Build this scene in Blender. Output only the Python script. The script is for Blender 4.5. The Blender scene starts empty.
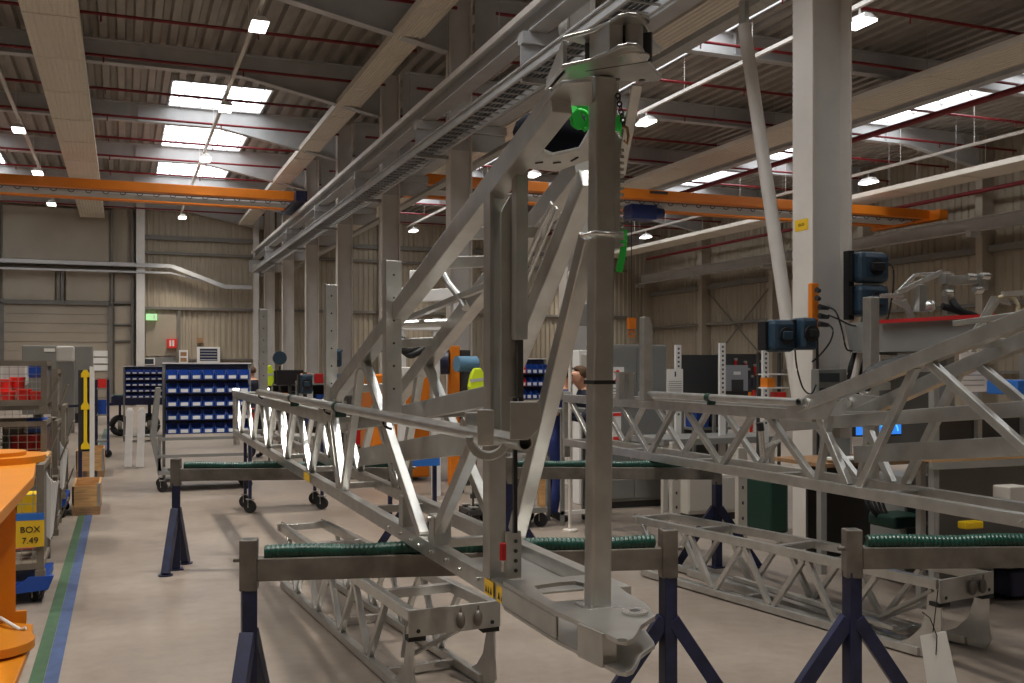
import bpy, math, random
from mathutils import Vector as V, Matrix, Quaternion
random.seed(7)
sc = bpy.context.scene
COL = sc.collection
# ------------------------------------------------------------------ camera, world, exposure
H = 1.75; YAW = math.radians(21.26); F = 1000.0; HY = 366.0
cam_d = bpy.data.cameras.new('camera'); cam = bpy.data.objects.new('camera', cam_d); COL.objects.link(cam)
cam.location = (0, 0, H); cam.rotation_euler = (math.pi/2, 0, -YAW)
cam_d.sensor_width = 36; cam_d.lens = 36*F/1024; cam_d.shift_y = (HY-341.5)/1024
cam_d.clip_start = .05; cam_d.clip_end = 300
sc.camera = cam
w = bpy.data.worlds.new('world'); sc.world = w; w.use_nodes = True
w.node_tree.nodes['Background'].inputs[0].default_value = (.75, .85, 1, 1)
w.node_tree.nodes['Background'].inputs[1].default_value = .4
sc.view_settings.view_transform = 'Standard'; sc.view_settings.look = 'None'
sc.view_settings.exposure = -0.38; sc.view_settings.gamma = 1
sc.view_settings.use_curve_mapping = False
sc.cycles.use_denoising = True
sc.cycles.max_bounces = 8; sc.cycles.diffuse_bounces = 4; sc.cycles.glossy_bounces = 4
sc.cycles.sample_clamp_indirect = 6
LAMP_W = 115.0      # watts of each ceiling lamp
SKY_E = 5.0        # brightness of the skylights' domes
# ------------------------------------------------------------------ reading the photograph: rays -> points on real planes
SN, CS = math.sin(YAW), math.cos(YAW)
def ray(px, py):
    k = (px-512)/F
    return V((SN+k*CS, CS-k*SN, (HY-py)/F))
def pD(px, py, Z): return V((0, 0, H))+ray(px, py)*Z
def pX(px, py, X): r = ray(px, py); return V((0, 0, H))+r*(X/r.x)
def pY(px, py, Y): r = ray(px, py); return V((0, 0, H))+r*(Y/r.y)
def pZ(px, py, z): r = ray(px, py); return V((0, 0, H))+r*((z-H)/r.z)
# ------------------------------------------------------------------ materials
MATS = {}
def mat(name, col, rough=.5, metal=0.0, noise=0.0, nscale=8.0, bump=0.0, bscale=60.0, emit=None, estr=0.0, col2=None, spec=.5, alpha=None, stretch=None, rvar=0.0):
    m = bpy.data.materials.new(name); m.use_nodes = True
    nt = m.node_tree; b = nt.nodes['Principled BSDF']
    b.inputs['Base Color'].default_value = (*col, 1); b.inputs['Roughness'].default_value = rough
    b.inputs['Metallic'].default_value = metal; b.inputs['Specular IOR Level'].default_value = spec
    tc = nt.nodes.new('ShaderNodeTexCoord'); src = tc.outputs['Object']
    if stretch:
        mp = nt.nodes.new('ShaderNodeMapping'); mp.inputs['Scale'].default_value = stretch
        nt.links.new(src, mp.inputs[0]); src = mp.outputs[0]
    if noise > 0 or col2:
        n = nt.nodes.new('ShaderNodeTexNoise'); n.inputs['Scale'].default_value = nscale; n.inputs['Detail'].default_value = 5
        nt.links.new(src, n.inputs['Vector'])
        r = nt.nodes.new('ShaderNodeValToRGB'); nt.links.new(n.outputs['Fac'], r.inputs[0])
        c2 = col2 or tuple(max(0, c*(1-noise)) for c in col)
        c1 = col if col2 else tuple(min(1, c*(1+noise*.6)) for c in col)
        r.color_ramp.elements[0].position = .32; r.color_ramp.elements[1].position = .68
        r.color_ramp.elements[0].color = (*c2, 1); r.color_ramp.elements[1].color = (*c1, 1)
        nt.links.new(r.outputs[0], b.inputs['Base Color'])
        if rvar:
            mr = nt.nodes.new('ShaderNodeMapRange'); nt.links.new(n.outputs['Fac'], mr.inputs[0])
            mr.inputs['To Min'].default_value = rough-rvar; mr.inputs['To Max'].default_value = rough+rvar
            nt.links.new(mr.outputs[0], b.inputs['Roughness'])
    if bump > 0:
        n2 = nt.nodes.new('ShaderNodeTexNoise'); n2.inputs['Scale'].default_value = bscale
        nt.links.new(src, n2.inputs['Vector'])
        bp = nt.nodes.new('ShaderNodeBump'); bp.inputs['Strength'].default_value = bump; bp.inputs['Distance'].default_value = .01
        nt.links.new(n2.outputs['Fac'], bp.inputs['Height']); nt.links.new(bp.outputs[0], b.inputs['Normal'])
    if emit:
        b.inputs['Emission Color'].default_value = (*emit, 1); b.inputs['Emission Strength'].default_value = estr
    MATS[name] = m
    return m
galv = mat('galvanised steel', (.56, .55, .52), .30, .84, noise=.13, nscale=9, rvar=.04)
galv_d = mat('dull galvanised steel', (.42, .405, .375), .42, .65, noise=.12, nscale=9, rvar=.04)
galv_b = mat('bright zinc', (.72, .71, .68), .26, .9, noise=.08, nscale=12)
rawsteel = mat('raw mill steel', (.20, .18, .155), .48, .6, noise=.35, nscale=7, rvar=.08)
white_st = mat('cream painted steel', (.70, .645, .58), .5, 0, noise=.06, nscale=3)
grey_st = mat('pale grey column paint', (.66, .63, .59), .45, 0, noise=.05, nscale=3)
rafter_m = mat('pale grey painted rafter', (.50, .495, .49), .6, 0, noise=.1, nscale=2)
deck_m = mat('trapezoidal roof deck', (.36, .325, .285), .5, .25, noise=.12, nscale=1.5)
panel_m = mat('cream radiant panel', (.76, .69, .59), .5, 0, noise=.03, nscale=2)
wall_m = mat('beige corrugated cladding', (.37, .31, .23), .6, 0, noise=.08, nscale=1)
wallp_m = mat('beige wall cassette', (.36, .305, .235), .6, 0, noise=.08, nscale=.8)
wallframe = mat('grey wall framing', (.17, .155, .135), .6, 0, noise=.1, nscale=2)
dark_m = mat('dark grey metal', (.05, .048, .045), .5, .2)
black_m = mat('black rubber', (.012, .012, .012), .6)
gloss_black = mat('black plastic', (.015, .015, .017), .35)
red_pipe = mat('red sprinkler pipe', (.20, .009, .014), .45, 0, noise=.1)
orange_m = mat('crane orange', (.80, .22, .012), .4, 0, noise=.08, nscale=1)
orange_p = mat('orange machine paint', (.70, .24, .010), .38, 0, noise=.06, nscale=5)
navy_m = mat('navy painted steel', (.012, .016, .055), .42, 0, noise=.35, nscale=12)
green_h = mat('green hose', (.006, .052, .036), .36, 0, noise=.25, nscale=12)
green_sl = mat('bright green sling', (.03, .62, .07), .6)
blue_bin = mat('blue plastic bin', (.014, .07, .36), .38)
blue_pale = mat('pale blue plastic', (.03, .16, .55), .4)
blue_reel = mat('blue grey reel plastic', (.022, .05, .08), .42, 0, noise=.1)
red_m = mat('red paint', (.50, .012, .015), .42)
redpl = mat('bright red plastic', (.75, .03, .02), .4)
yellow_m = mat('yellow paint', (.85, .55, .01), .45)
sticker_y = mat('yellow sticker', (.85, .52, .02), .5)
hivis = mat('high visibility yellow', (.72, .90, .02), .6)
silver_t = mat('reflective band', (.6, .6, .6), .4, .2)
paper = mat('white paper', (.80, .78, .74), .6)
white_m = mat('white plastic', (.75, .73, .70), .5)
grey_cab = mat('grey cabinet paint', (.22, .215, .20), .5, 0, noise=.06, nscale=2)
cream_cab = mat('light cabinet paint', (.52, .48, .42), .5, 0, noise=.05, nscale=2)
wood_m = mat('pale timber', (.60, .34, .14), .6, 0, noise=.25, nscale=6, stretch=(1, 8, 8))
wood_d = mat('brown timber', (.34, .19, .09), .65, 0, noise=.3, nscale=6, stretch=(1, 8, 8))
peg_m = mat('dark perforated board', (.045, .045, .048), .5, .2)
cage_m = mat('taupe cage steel', (.21, .175, .135), .5, .2, noise=.15, nscale=8)
navy_cloth = mat('navy workwear', (.02, .035, .16), .8, 0, noise=.2, nscale=20)
dark_cloth = mat('dark workwear', (.012, .014, .03), .85)
skin_m = mat('skin', (.62, .32, .20), .5)
hair_m = mat('brown hair', (.10, .05, .025), .8)
dark_navy = mat('dark navy canvas', (.002, .003, .008), .8, spec=.15)
screen_m = mat('lit screen', (.02, .02, .02), .3, emit=(.04, .25, .9), estr=1.2)
glass_m = mat('dark glass', (.05, .06, .065), .12, 0)
lamp_e = mat('lamp diffuser', (.9, .9, .9), .4, emit=(1, .96, .88), estr=9)
lamp_e.cycles.emission_sampling = 'NONE'
sky_e = mat('skylight dome', (.8, .8, .8), .4, emit=(.92, .96, 1), estr=SKY_E)
exit_e = mat('green exit sign', (.1, .5, .2), .4, emit=(.55, .85, .42), estr=1.0)
green_fl = mat('green floor paint', (.042, .095, .045), .55, 0, noise=.25, nscale=10)
blue_fl = mat('blue floor paint', (.045, .075, .17), .55, 0, noise=.25, nscale=10)
teal_m = mat('green plastic', (.004, .035, .022), .45)
blue_hoist = mat('blue hoist paint', (.02, .045, .20), .4)
# floor concrete
def floor_mat():
    m = bpy.data.materials.new('worn concrete floor'); m.use_nodes = True; nt = m.node_tree; b = nt.nodes['Principled BSDF']
    tc = nt.nodes.new('ShaderNodeTexCoord')
    def nz(sc_, det, rough=.6):
        n = nt.nodes.new('ShaderNodeTexNoise'); n.inputs['Scale'].default_value = sc_; n.inputs['Detail'].default_value = det
        n.inputs['Roughness'].default_value = rough; nt.links.new(tc.outputs['Object'], n.inputs['Vector']); return n
    a = nz(.55, 6, .65); c = nz(9, 4)
    r = nt.nodes.new('ShaderNodeValToRGB'); nt.links.new(a.outputs['Fac'], r.inputs[0])
    e = r.color_ramp.elements; e[0].position = .3; e[0].color = (.165, .13, .105, 1); e[1].position = .62; e[1].color = (.29, .24, .198, 1)
    mx = nt.nodes.new('ShaderNodeMix'); mx.data_type = 'RGBA'; mx.blend_type = 'MULTIPLY'; mx.inputs[0].default_value = .35
    r2 = nt.nodes.new('ShaderNodeValToRGB'); nt.links.new(c.outputs['Fac'], r2.inputs[0])
    r2.color_ramp.elements[0].position = .3; r2.color_ramp.elements[0].color = (.6, .58, .56, 1); r2.color_ramp.elements[1].position = .6
    nt.links.new(r.outputs[0], mx.inputs[6]); nt.links.new(r2.outputs[0], mx.inputs[7]); nt.links.new(mx.outputs[2], b.inputs['Base Color'])
    mr = nt.nodes.new('ShaderNodeMapRange'); mr.inputs['To Min'].default_value = .32; mr.inputs['To Max'].default_value = .55
    nt.links.new(a.outputs['Fac'], mr.inputs[0]); nt.links.new(mr.outputs[0], b.inputs['Roughness'])
    return m
floor_m = floor_mat()
# ------------------------------------------------------------------ mesh building
def frame(p0, p1, up=V((0, 0, 1))):
    d = (p1-p0); L = d.length; d = d/L
    if abs(d.dot(up)) > .999: up = V((0, 1, 0))
    s = d.cross(up).normalized(); u = s.cross(d).normalized()
    return d, s, u, L
class MB:
    def __init__(s): s.v = []; s.f = []; s.sm = []
    def add(s, vs, fs, sm=False):
        n = len(s.v); s.v += [V(x) for x in vs]; s.f += [[i+n for i in f] for f in fs]; s.sm += [sm]*len(fs); return s
    def hexa(s, c8):
        return s.add(c8, [(0, 3, 2, 1), (4, 5, 6, 7), (0, 1, 5, 4), (1, 2, 6, 5), (2, 3, 7, 6), (3, 0, 4, 7)])
    def box(s, a, b):
        x0, x1 = sorted((a[0], b[0])); y0, y1 = sorted((a[1], b[1])); z0, z1 = sorted((a[2], b[2]))
        return s.hexa([(x0, y0, z0), (x1, y0, z0), (x1, y1, z0), (x0, y1, z0), (x0, y0, z1), (x1, y0, z1), (x1, y1, z1), (x0, y1, z1)])
    def cbox(s, c, sx, sy, sz, rz=0):
        q = Matrix.Rotation(rz, 3, 'Z'); c = V(c)
        p = [c+q@V((i*sx/2, j*sy/2, k*sz/2)) for k in (-1, 1) for (i, j) in ((-1, -1), (1, -1), (1, 1), (-1, 1))]
        return s.hexa(p)
    def bar(s, p0, p1, w, h=None, up=V((0, 0, 1))):
        h = h or w; p0 = V(p0); p1 = V(p1); d, sd, u, L = frame(p0, p1, up)
        o = [-sd*w/2-u*h/2, sd*w/2-u*h/2, sd*w/2+u*h/2, -sd*w/2+u*h/2]
        return s.hexa([p0+x for x in o]+[p1+x for x in o])
    def cyl(s, p0, p1, r, n=12, r2=None):
        p0 = V(p0); p1 = V(p1); r2 = r if r2 is None else r2; d, sd, u, L = frame(p0, p1)
        vs = []
        for p, rr in ((p0, r), (p1, r2)):
            vs += [p+(sd*math.cos(2*math.pi*i/n)+u*math.sin(2*math.pi*i/n))*rr for i in range(n)]
        s.add(vs, [(i, (i+1) % n, n+(i+1) % n, n+i) for i in range(n)], True)
        s.add(vs, [tuple(reversed(range(n))), tuple(range(n, 2*n))]); return s
    def pipe(s, p0, p1, r, ri, n=20):   # hollow tube
        p0 = V(p0); p1 = V(p1); d, sd, u, L = frame(p0, p1)
        rings = []
        for p, rr in ((p0, r), (p1, r), (p1, ri), (p0, ri)):
            rings.append([p+(sd*math.cos(2*math.pi*i/n)+u*math.sin(2*math.pi*i/n))*rr for i in range(n)])
        vs = sum(rings, []); fs = []
        for k in range(4):
            for i in range(n): fs.append((k*n+i, k*n+(i+1) % n, ((k+1) % 4)*n+(i+1) % n, ((k+1) % 4)*n+i))
        return s.add(vs, fs, False)
    def path(s, pts, r, n=8):
        pts = [V(p) for p in pts]; vs = []; up = V((0, 0, 1)); m = len(pts)
        for i, p in enumerate(pts):
            d = (pts[min(i+1, m-1)]-pts[max(i-1, 0)]).normalized()
            uu = up if abs(d.dot(up)) < .98 else V((0, 1, 0))
            sd = d.cross(uu).normalized(); u = sd.cross(d)
            vs += [p+(sd*math.cos(2*math.pi*k/n)+u*math.sin(2*math.pi*k/n))*r for k in range(n)]
        fs = [(i*n+k, i*n+(k+1) % n, (i+1)*n+(k+1) % n, (i+1)*n+k) for i in range(m-1) for k in range(n)]
        s.add(vs, fs, True); return s.add(vs, [tuple(reversed(range(n))), tuple(range((m-1)*n, m*n))])
    def prism(s, poly, off):
        poly = [V(p) for p in poly]; n = len(poly); off = V(off)
        vs = poly+[p+off for p in poly]
        return s.add(vs, [tuple(reversed(range(n))), tuple(range(n, 2*n))]+[(i, (i+1) % n, n+(i+1) % n, n+i) for i in range(n)])
    def ringplate(s, outer, inner, off):   # plate with one hole; loops of equal length
        n = len(outer); o = [V(p) for p in outer]; i_ = [V(p) for p in inner]; off = V(off)
        vs = o+i_+[p+off for p in o]+[p+off for p in i_]; fs = []
        for k in range(n):
            j = (k+1) % n
            fs += [(k, n+k, n+j, j), (2*n+k, 2*n+j, 3*n+j, 3*n+k), (k, j, 2*n+j, 2*n+k), (n+k, 3*n+k, 3*n+j, n+j)]
        return s.add(vs, fs)
    def ball(s, c, r, sx=1, sy=1, sz=1, n=12, m=8):
        c = V(c); vs = [c+V((0, 0, -r*sz))]
        for j in range(1, m):
            t = math.pi*j/m-math.pi/2
            vs += [c+V((r*sx*math.cos(t)*math.cos(2*math.pi*i/n), r*sy*math.cos(t)*math.sin(2*math.pi*i/n), r*sz*math.sin(t))) for i in range(n)]
        vs.append(c+V((0, 0, r*sz))); fs = []
        for i in range(n):
            fs.append((0, 1+(i+1) % n, 1+i)); fs.append((len(vs)-1, 1+(m-2)*n+i, 1+(m-2)*n+(i+1) % n))
            for j in range(m-2): fs.append((1+j*n+i, 1+j*n+(i+1) % n, 1+(j+1)*n+(i+1) % n, 1+(j+1)*n+i))
        return s.add(vs, fs, True)
    def torus(s, c, ax, R, r, n=24, m=8, a0=0, a1=2*math.pi):
        c = V(c); ax = V(ax).normalized(); t = V((0, 0, 1)) if abs(ax.z) < .9 else V((1, 0, 0))
        e1 = ax.cross(t).normalized(); e2 = ax.cross(e1)
        pts = [c+(e1*math.cos(a0+(a1-a0)*i/n)+e2*math.sin(a0+(a1-a0)*i/n))*R for i in range(n+1)]
        return s.path(pts, r, m)
    def build(s, name, m, parent=None, bevel=0, hasbase=True):
        me = bpy.data.meshes.new(name); b = BASE.get(parent.name, V((0, 0, 0))) if parent else V((0, 0, 0))
        me.from_pydata([tuple(v-b) for v in s.v], [], s.f); me.polygons.foreach_set('use_smooth', s.sm)
        me.update(); me.materials.append(m)
        o = bpy.data.objects.new(name, me); COL.objects.link(o)
        if parent: o.parent = parent; BASE[o.name] = b
        if bevel:
            md = o.modifiers.new('bevel', 'BEVEL'); md.width = bevel; md.segments = 2; md.limit_method = 'ANGLE'
        return o
BASE = {}
def thing(name, label, cat, loc=(0, 0, 0), group=None):
    o = bpy.data.objects.new(name, None); COL.objects.link(o); o.location = loc; o.empty_display_size = .1
    BASE[o.name] = V(loc); o['label'] = label; o['category'] = cat
    if group: o['group'] = group
    return o
def tag(o, label, cat, group=None):
    o['label'] = label; o['category'] = cat
    if group: o['group'] = group
    return o
def struct(mb, name, m, bevel=0):
    o = mb.build(name, m, None, bevel); o['kind'] = 'structure'; return o
def clone(root, loc, rz=None, label=None, group=None):
    r = root.copy(); COL.objects.link(r); r.location = loc
    if rz is not None: r.rotation_euler = (0, 0, rz)
    if label: r['label'] = label
    if group: r['group'] = group
    for ch in list(root.children):
        c = ch.copy(); COL.objects.link(c); c.parent = r
        for g in ch.children:
            d = g.copy(); COL.objects.link(d); d.parent = c
    return r
def text(s, name, m, parent, loc, size, rot, ext=.001):
    cu = bpy.data.curves.new(name, 'FONT'); cu.body = s; cu.size = size; cu.align_x = 'CENTER'; cu.align_y = 'CENTER'; cu.extrude = ext
    t = bpy.data.objects.new(name+'_tmp', cu); COL.objects.link(t)
    dg = bpy.context.evaluated_depsgraph_get(); me = bpy.data.meshes.new_from_object(t.evaluated_get(dg))
    bpy.data.objects.remove(t); me.materials.clear(); me.materials.append(m)
    o = bpy.data.objects.new(name, me); COL.objects.link(o); o.parent = parent
    o.location = V(loc)-(BASE.get(parent.name, V((0, 0, 0))) if parent else V((0, 0, 0))); o.rotation_euler = rot; return o
# ================================================================== THE HALL
X0, X1, Y0, Y1, ZR = -14.0, 26.5, -9.0, 47.6, 9.25
CX = 6.36; SP = 5.62; CY = [7.95+SP*k for k in range(-2, 8)]
struct(MB().box((X0-.3, Y0-.3, -.3), (X1+.3, Y1+.3, 0)), 'floor', floor_m)
m = MB().box((-.487, .6, 0), (-.412, 30, .002)); struct(m, 'trim_1', green_fl)
m = MB().box((-.410, .6, 0), (-.334, 30, .002)); struct(m, 'trim_2', blue_fl)
# roof deck of trapezoidal sheet with openings for the rooflights
SKY = [(1.2, 3.8, 27.6, 44.5), (-6.6, -4.0, 33.0, 44.5), (10.95, 12.6, -4.0, 45.0), (20.8, 22.6, 14.0, 45.0), (-6.6, -4.0, 2, 14), (1.2, 3.8, -1, 14.5)]
def deck(mb, xa, xb, ya, yb, z=ZR):
    p = .36; n = max(1, int((xb-xa)/p)); prof = []
    for i in range(n):
        a = xa+(xb-xa)*i/n; q = (xb-xa)/n
        prof += [(a, z+.13), (a+q*.34, z+.13), (a+q*.46, z), (a+q*.88, z)]
    prof.append((xb, z+.13)); k = len(prof)
    mb.add([(x, ya, zz) for x, zz in prof]+[(x, yb, zz) for x, zz in prof], [(i, i+1, k+i+1, k+i) for i in range(k-1)])
    mb.add([(xa, ya, z+.2), (xb, ya, z+.2), (xb, yb, z+.2), (xa, yb, z+.2)], [(0, 1, 2, 3)])
m = MB()
bands = [(X0, -6.6, []), (-6.6, -4.0, [(2, 14), (33.0, 44.5)]), (-4.0, 1.2, []), (1.2, 3.8, [(-1, 14.5), (27.6, 44.5)]), (3.8, 10.95, []),
         (10.95, 12.6, [(-4.0, 45.0)]), (12.6, 20.8, []), (20.8, 22.6, [(14.0, 45.0)]), (22.6, X1, [])]
for xa, xb, ho in bands:
    y = Y0
    for (a, b) in ho: deck(m, xa, xb, y, a); y = b
    deck(m, xa, xb, y, Y1)
struct(m, 'ceiling', deck_m)
for i, (xa, xb, ya, yb) in enumerate(SKY):
    r = MB(); n = 10; pts = []
    for k in range(n+1):
        t = k/n; pts.append((xa+(xb-xa)*t, ZR+.25+.55*math.sin(math.pi*t)))
    r.add([(x, ya, z) for x, z in pts]+[(x, yb, z) for x, z in pts], [(k, k+1, n+2+k, n+1+k) for k in range(n)], True)
    r.add([(x, ya, z) for x, z in pts], [tuple(range(n+1))]); r.add([(x, yb, z) for x, z in pts], [tuple(range(n+1))])
    o = r.build('window_%d' % (i+1), sky_e); o['kind'] = 'structure'
    fr = MB(); y = ya
    for (a, b) in (((xa, ya), (xb, ya)), ((xa, yb), (xb, yb)), ((xa, ya), (xa, yb)), ((xb, ya), (xb, yb))):
        fr.bar((a[0], a[1], ZR+.12), (b[0], b[1], ZR+.12), .05, .3)
    while y <= yb:
        fr.path([(x, y, z-.05) for x, z in pts], .022, 6); y += 1.12
    g = fr.build('window_frame', rafter_m, o)
# rafters: haunched steel beams across the hall on every column line
def rafter(y, i):
    m = MB()
    def span(pts):
        for (a, za), (b, zb) in zip(pts, pts[1:]):
            m.add([(a, y-.012, za), (b, y-.012, zb), (b, y-.012, ZR-.03), (a, y-.012, ZR-.03), (a, y+.012, za), (b, y+.012, zb), (b, y+.012, ZR-.03), (a, y+.012, ZR-.03)],
                  [(0, 1, 2, 3), (4, 7, 6, 5)])
            m.bar((a, y, za), (b, y, zb), .24, .03); m.bar((a, y, ZR-.02), (b, y, ZR-.02), .24, .03)
    span([(X0, 8.1), (X0+3.6, 8.72), (CX-3.7, 8.72), (CX-.3, 8.05)])
    span([(CX+.3, 8.05), (CX+3.7, 8.72), (X1-3.6, 8.72), (X1, 8.1)])
    x = X0+2
    while x < X1: m.box((x, y-.11, 8.75), (x+.02, y+.11, ZR-.03)) if abs(x-CX) > 4.5 else None; x += 3.1
    struct(m, 'trim_rafter' if False else 'trim_%d' % (10+i), rafter_m)
for i, y in enumerate(CY): rafter(y, i)
# walls
def corr_back(mb, xa, xb, za, zb, y):
    n = max(1, int((xb-xa)/.25)); prof = []
    for i in range(n):
        a = xa+(xb-xa)*i/n; q = (xb-xa)/n; prof += [(a, y), (a+q*.4, y), (a+q*.5, y-.04), (a+q*.9, y-.04)]
    prof.append((xb, y)); k = len(prof)
    mb.add([(x, yy, za) for x, yy in prof]+[(x, yy, zb) for x, yy in prof], [(i, i+1, k+i+1, k+i) for i in range(k-1)])
m = MB(); m.box((X0-.3, Y1+.05, 0), (X1+.3, Y1+.3, ZR+.5)); corr_back(m, .9, X1, 0, ZR, Y1-.05); struct(m, 'wall_back', wall_m)
m = MB(); m.box((X1+.05, Y0, 0), (X1+.3, Y1, ZR+.5))
n = int((Y1-Y0)/.3); prof = []
for i in range(n):
    a = Y0+(Y1-Y0)*i/n; q = (Y1-Y0)/n; prof += [(a, X1), (a+q*.4, X1), (a+q*.5, X1-.04), (a+q*.9, X1-.04)]
prof.append((Y1, X1)); k = len(prof)
m.add([(x, y, 0) for y, x in prof]+[(x, y, ZR) for y, x in prof], [(i, i+1, k+i+1, k+i) for i in range(k-1)]); struct(m, 'wall_right', wall_m)
struct(MB().box((X0-.3, Y0, 0), (X0, Y1, ZR+.5)), 'wall_left', wall_m)
struct(MB().box((X0-.3, Y0-.3, 0), (X1+.3, Y0, ZR+.5)), 'wall_front', wall_m)
# framing of the back wall: cassettes, girts, posts
m = MB()
for (xa, xb, za, zb) in ((-4.75, -.55, 6.35, 8.6), (-4.75, -2.75, 4.6, 6.0), (-2.3, -.55, 4.6, 6.0), (-10, -5.0, 4.6, 8.6), (-10, -5, .3, 4.4), (-.35, .35, 2.9, 3.5), (-.35, .35, 3.6, 4.4), (-.35, .35, .3, 2.8), (-.35, .35, 4.6, 5.8), (.95, 2.25, 2.2, 4.1)):
    m.box((xa, Y1-.12, za), (xb, Y1, zb))
struct(m, 'trim_3', wallp_m)
m = MB()
for z in (4.5, 5.95, 6.2): m.box((-13.5, Y1-.22, z), (.5, Y1-.02, z+.09))
for z in (2.82, 3.55): m.box((-.5, Y1-.2, z), (.5, Y1-.02, z+.07))
for x in (-4.9, -2.6, -2.45, -.45, .38): m.box((x-.06, Y1-.24, 4.5 if -4 < x < -1 else 0), (x+.06, Y1-.02, 8.6 if x < -4 or x > -1 else 6))
for z in (4.28, 7.4, 6.75): m.box((.7, Y1-.22, z), (25, Y1-.02, z+(.12 if z < 7 else .2)))
m.box((2.3, Y1-.2, 0), (2.42, Y1, 4.3)); m.box((2.3, Y1-.2, 2.0), (7, Y1, 2.08))
struct(m, 'trim_4', wallframe)
m = MB()
m.box((.55, Y1-.5, 0), (.9, Y1-.1, ZR)); m.box((5.6, Y1-.4, 0), (5.85, Y1-.1, ZR))
for x in (-9.4, 11.5, 17.5): m.box((x, Y1-.45, 0), (x+.3, Y1-.1, ZR))
struct(m, 'trim_5', grey_st)
# conduit duct along the back wall that steps down to the right
m = MB()
m.bar((-13, Y1-.55, 6.2), (2.0, Y1-.55, 6.2), .2, .16); m.bar((2.0, Y1-.55, 6.2), (4.3, Y1-.55, 5.35), .2, .18); m.bar((4.3, Y1-.55, 5.35), (5.5, Y1-.55, 5.35), .2, .18)
m.bar((-13, Y1-.5, 5.85), (2.0, Y1-.5, 5.9), .12, .08); m.bar((2.0, Y1-.5, 5.9), (3.9, Y1-.5, 5.45), .12, .06)
tag(m.build('cable_duct', rafter_m), 'pale cable duct along the back wall stepping down to the right', 'duct')
# framing of the right wall
m = MB()
for z, h in ((3.7, .12), (5.45, .22), (1.5, .1)): m.box((X1-.3, Y0, z), (X1-.04, Y1, z+h))
struct(m, 'trim_6', wallframe)
m = MB()
for y in CY: m.box((X1-.55, y-.14, 0), (X1-.05, y+.14, ZR))
struct(m, 'trim_7', wallp_m)
m = MB()
for ya in (CY[8],):
    m.bar((X1-.2, ya-SP*.95, 1.6), (X1-.2, ya, 5.4), .05, .05); m.bar((X1-.2, ya, 1.6), (X1-.2, ya-SP*.95, 5.4), .05, .05)
struct(m, 'trim_8', wallframe)
# roller door
m = MB()
for i in range(11): m.box((-4.7, Y1-.2-(.02 if i % 2 else 0), .4*i), (-.62, Y1-.06, .4*i+.385))
o = struct(m, 'door_1', wallp_m)
m = MB(); m.box((-4.95, Y1-.3, 0), (-4.7, Y1-.05, 4.45)); m.box((-.62, Y1-.3, 0), (-.45, Y1-.05, 4.45)); m.box((-4.95, Y1-.3, 4.4), (-.45, Y1-.05, 4.5)); mm = m.build('door_frame', wallframe, o)
m = MB(); m.box((1.0, Y1-.17, 0), (2.2, Y1-.12, 2.15)); struct(m, 'door_2', grey_cab)
# central columns (H sections)
for i, y in enumerate(CY):
    t = thing('steel_column', 'placeholder', 'column', (CX, y, 0))
    d, b = .27, .15
    MB().box((CX-d, y-b, 0), (CX-d+.022, y+b, ZR-.1)).build('flange', white_st, t)
    MB().box((CX+d-.10, y-b, 0), (CX+d-.078, y+b, ZR-.1)).build('flange', white_st, t)
    MB().box((CX-d+.022, y-.007, 0), (CX+d-.10, y+.007, ZR-.1)).build('web', grey_st, t)
    m = MB(); m.box((CX-d-.05, y-b-.05, 0), (CX+d-.03, y+b+.05, .03)); m.build('base_plate', grey_st, t)
    m = MB().box((CX-.95, y-.1, 6.45), (CX+.95, y+.1, 6.62)); m.box((CX-.95, y-.012, 6.1), (CX+.95, y+.012, 6.45)); m.build('crane_bracket', rafter_m, t)
    lab = {0: None, 1: None, 2: 'nearest cream steel column carrying the cable reels and orange power strip', 3: 'pale steel column directly behind the main tall post',
           4: 'third steel column of the central row counted from the nearest one', 5: 'fourth steel column of the central row counted from the nearest', 6: 'fifth steel column of the central row counted from the nearest',
           7: 'sixth steel column of the central row counted from the nearest', 8: 'seventh steel column of the central row near the back wall', 9: 'last steel column of the central row against the back wall'}[i]
    t['label'] = lab or 'cream steel column of the central row beside the camera'
    if i < 2: t['group'] = 'columns beside the camera'
# crane runway beams along the columns and right wall
def runway(x, z, label, name='crane_runway_beam', mm=None):
    t = thing(name, label, 'beam', (x, Y0+.1, z))
    MB().box((x-.15, Y0+.1, z), (x+.15, Y1-.6, z+.02)).build('bottom_flange', rafter_m, t)
    MB().box((x-.15, Y0+.1, z+.32), (x+.15, Y1-.6, z+.345)).build('top_flange', rafter_m, t)
    MB().box((x-.008, Y0+.1, z+.02), (x+.008, Y1-.6, z+.32)).build('web', rafter_m, t)
    MB().box((x-.03, Y0+.1, z+.345), (x+.03, Y1-.6, z+.39)).build('rail', dark_m, t)
    MB().box((x-.19, Y0+.1, z+.25), (x-.152, Y1-.6, z+.35)).build('conductor_rail', white_st, t)
    m = MB()
    for y in (14.2, 17.5, 24.1): m.box((x-.172, y, z+.27), (x-.166, y+.3, z+.37))
    m.build('marker', yellow_m, t)
    return t
runway(5.66, 6.63, 'grey crane runway beam on the left side of the central columns')
runway(7.06, 6.63, 'grey crane runway beam on the right side of the central columns')
m = MB().box((X1-1.0, Y0+.1, 6.1), (X1-.7, Y1-.6, 6.13)); m.box((X1-.86, Y0+.1, 6.13), (X1-.84, Y1-.6, 6.5)); m.box((X1-1.0, Y0+.1, 6.5), (X1-.7, Y1-.6, 6.53))
for y in CY: m.box((X1-1.0, y-.1, 5.95), (X1-.5, y+.1, 6.1))
tag(m.build('crane_runway_beam', rafter_m), 'grey crane runway beam running along the right wall', 'beam')
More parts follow.
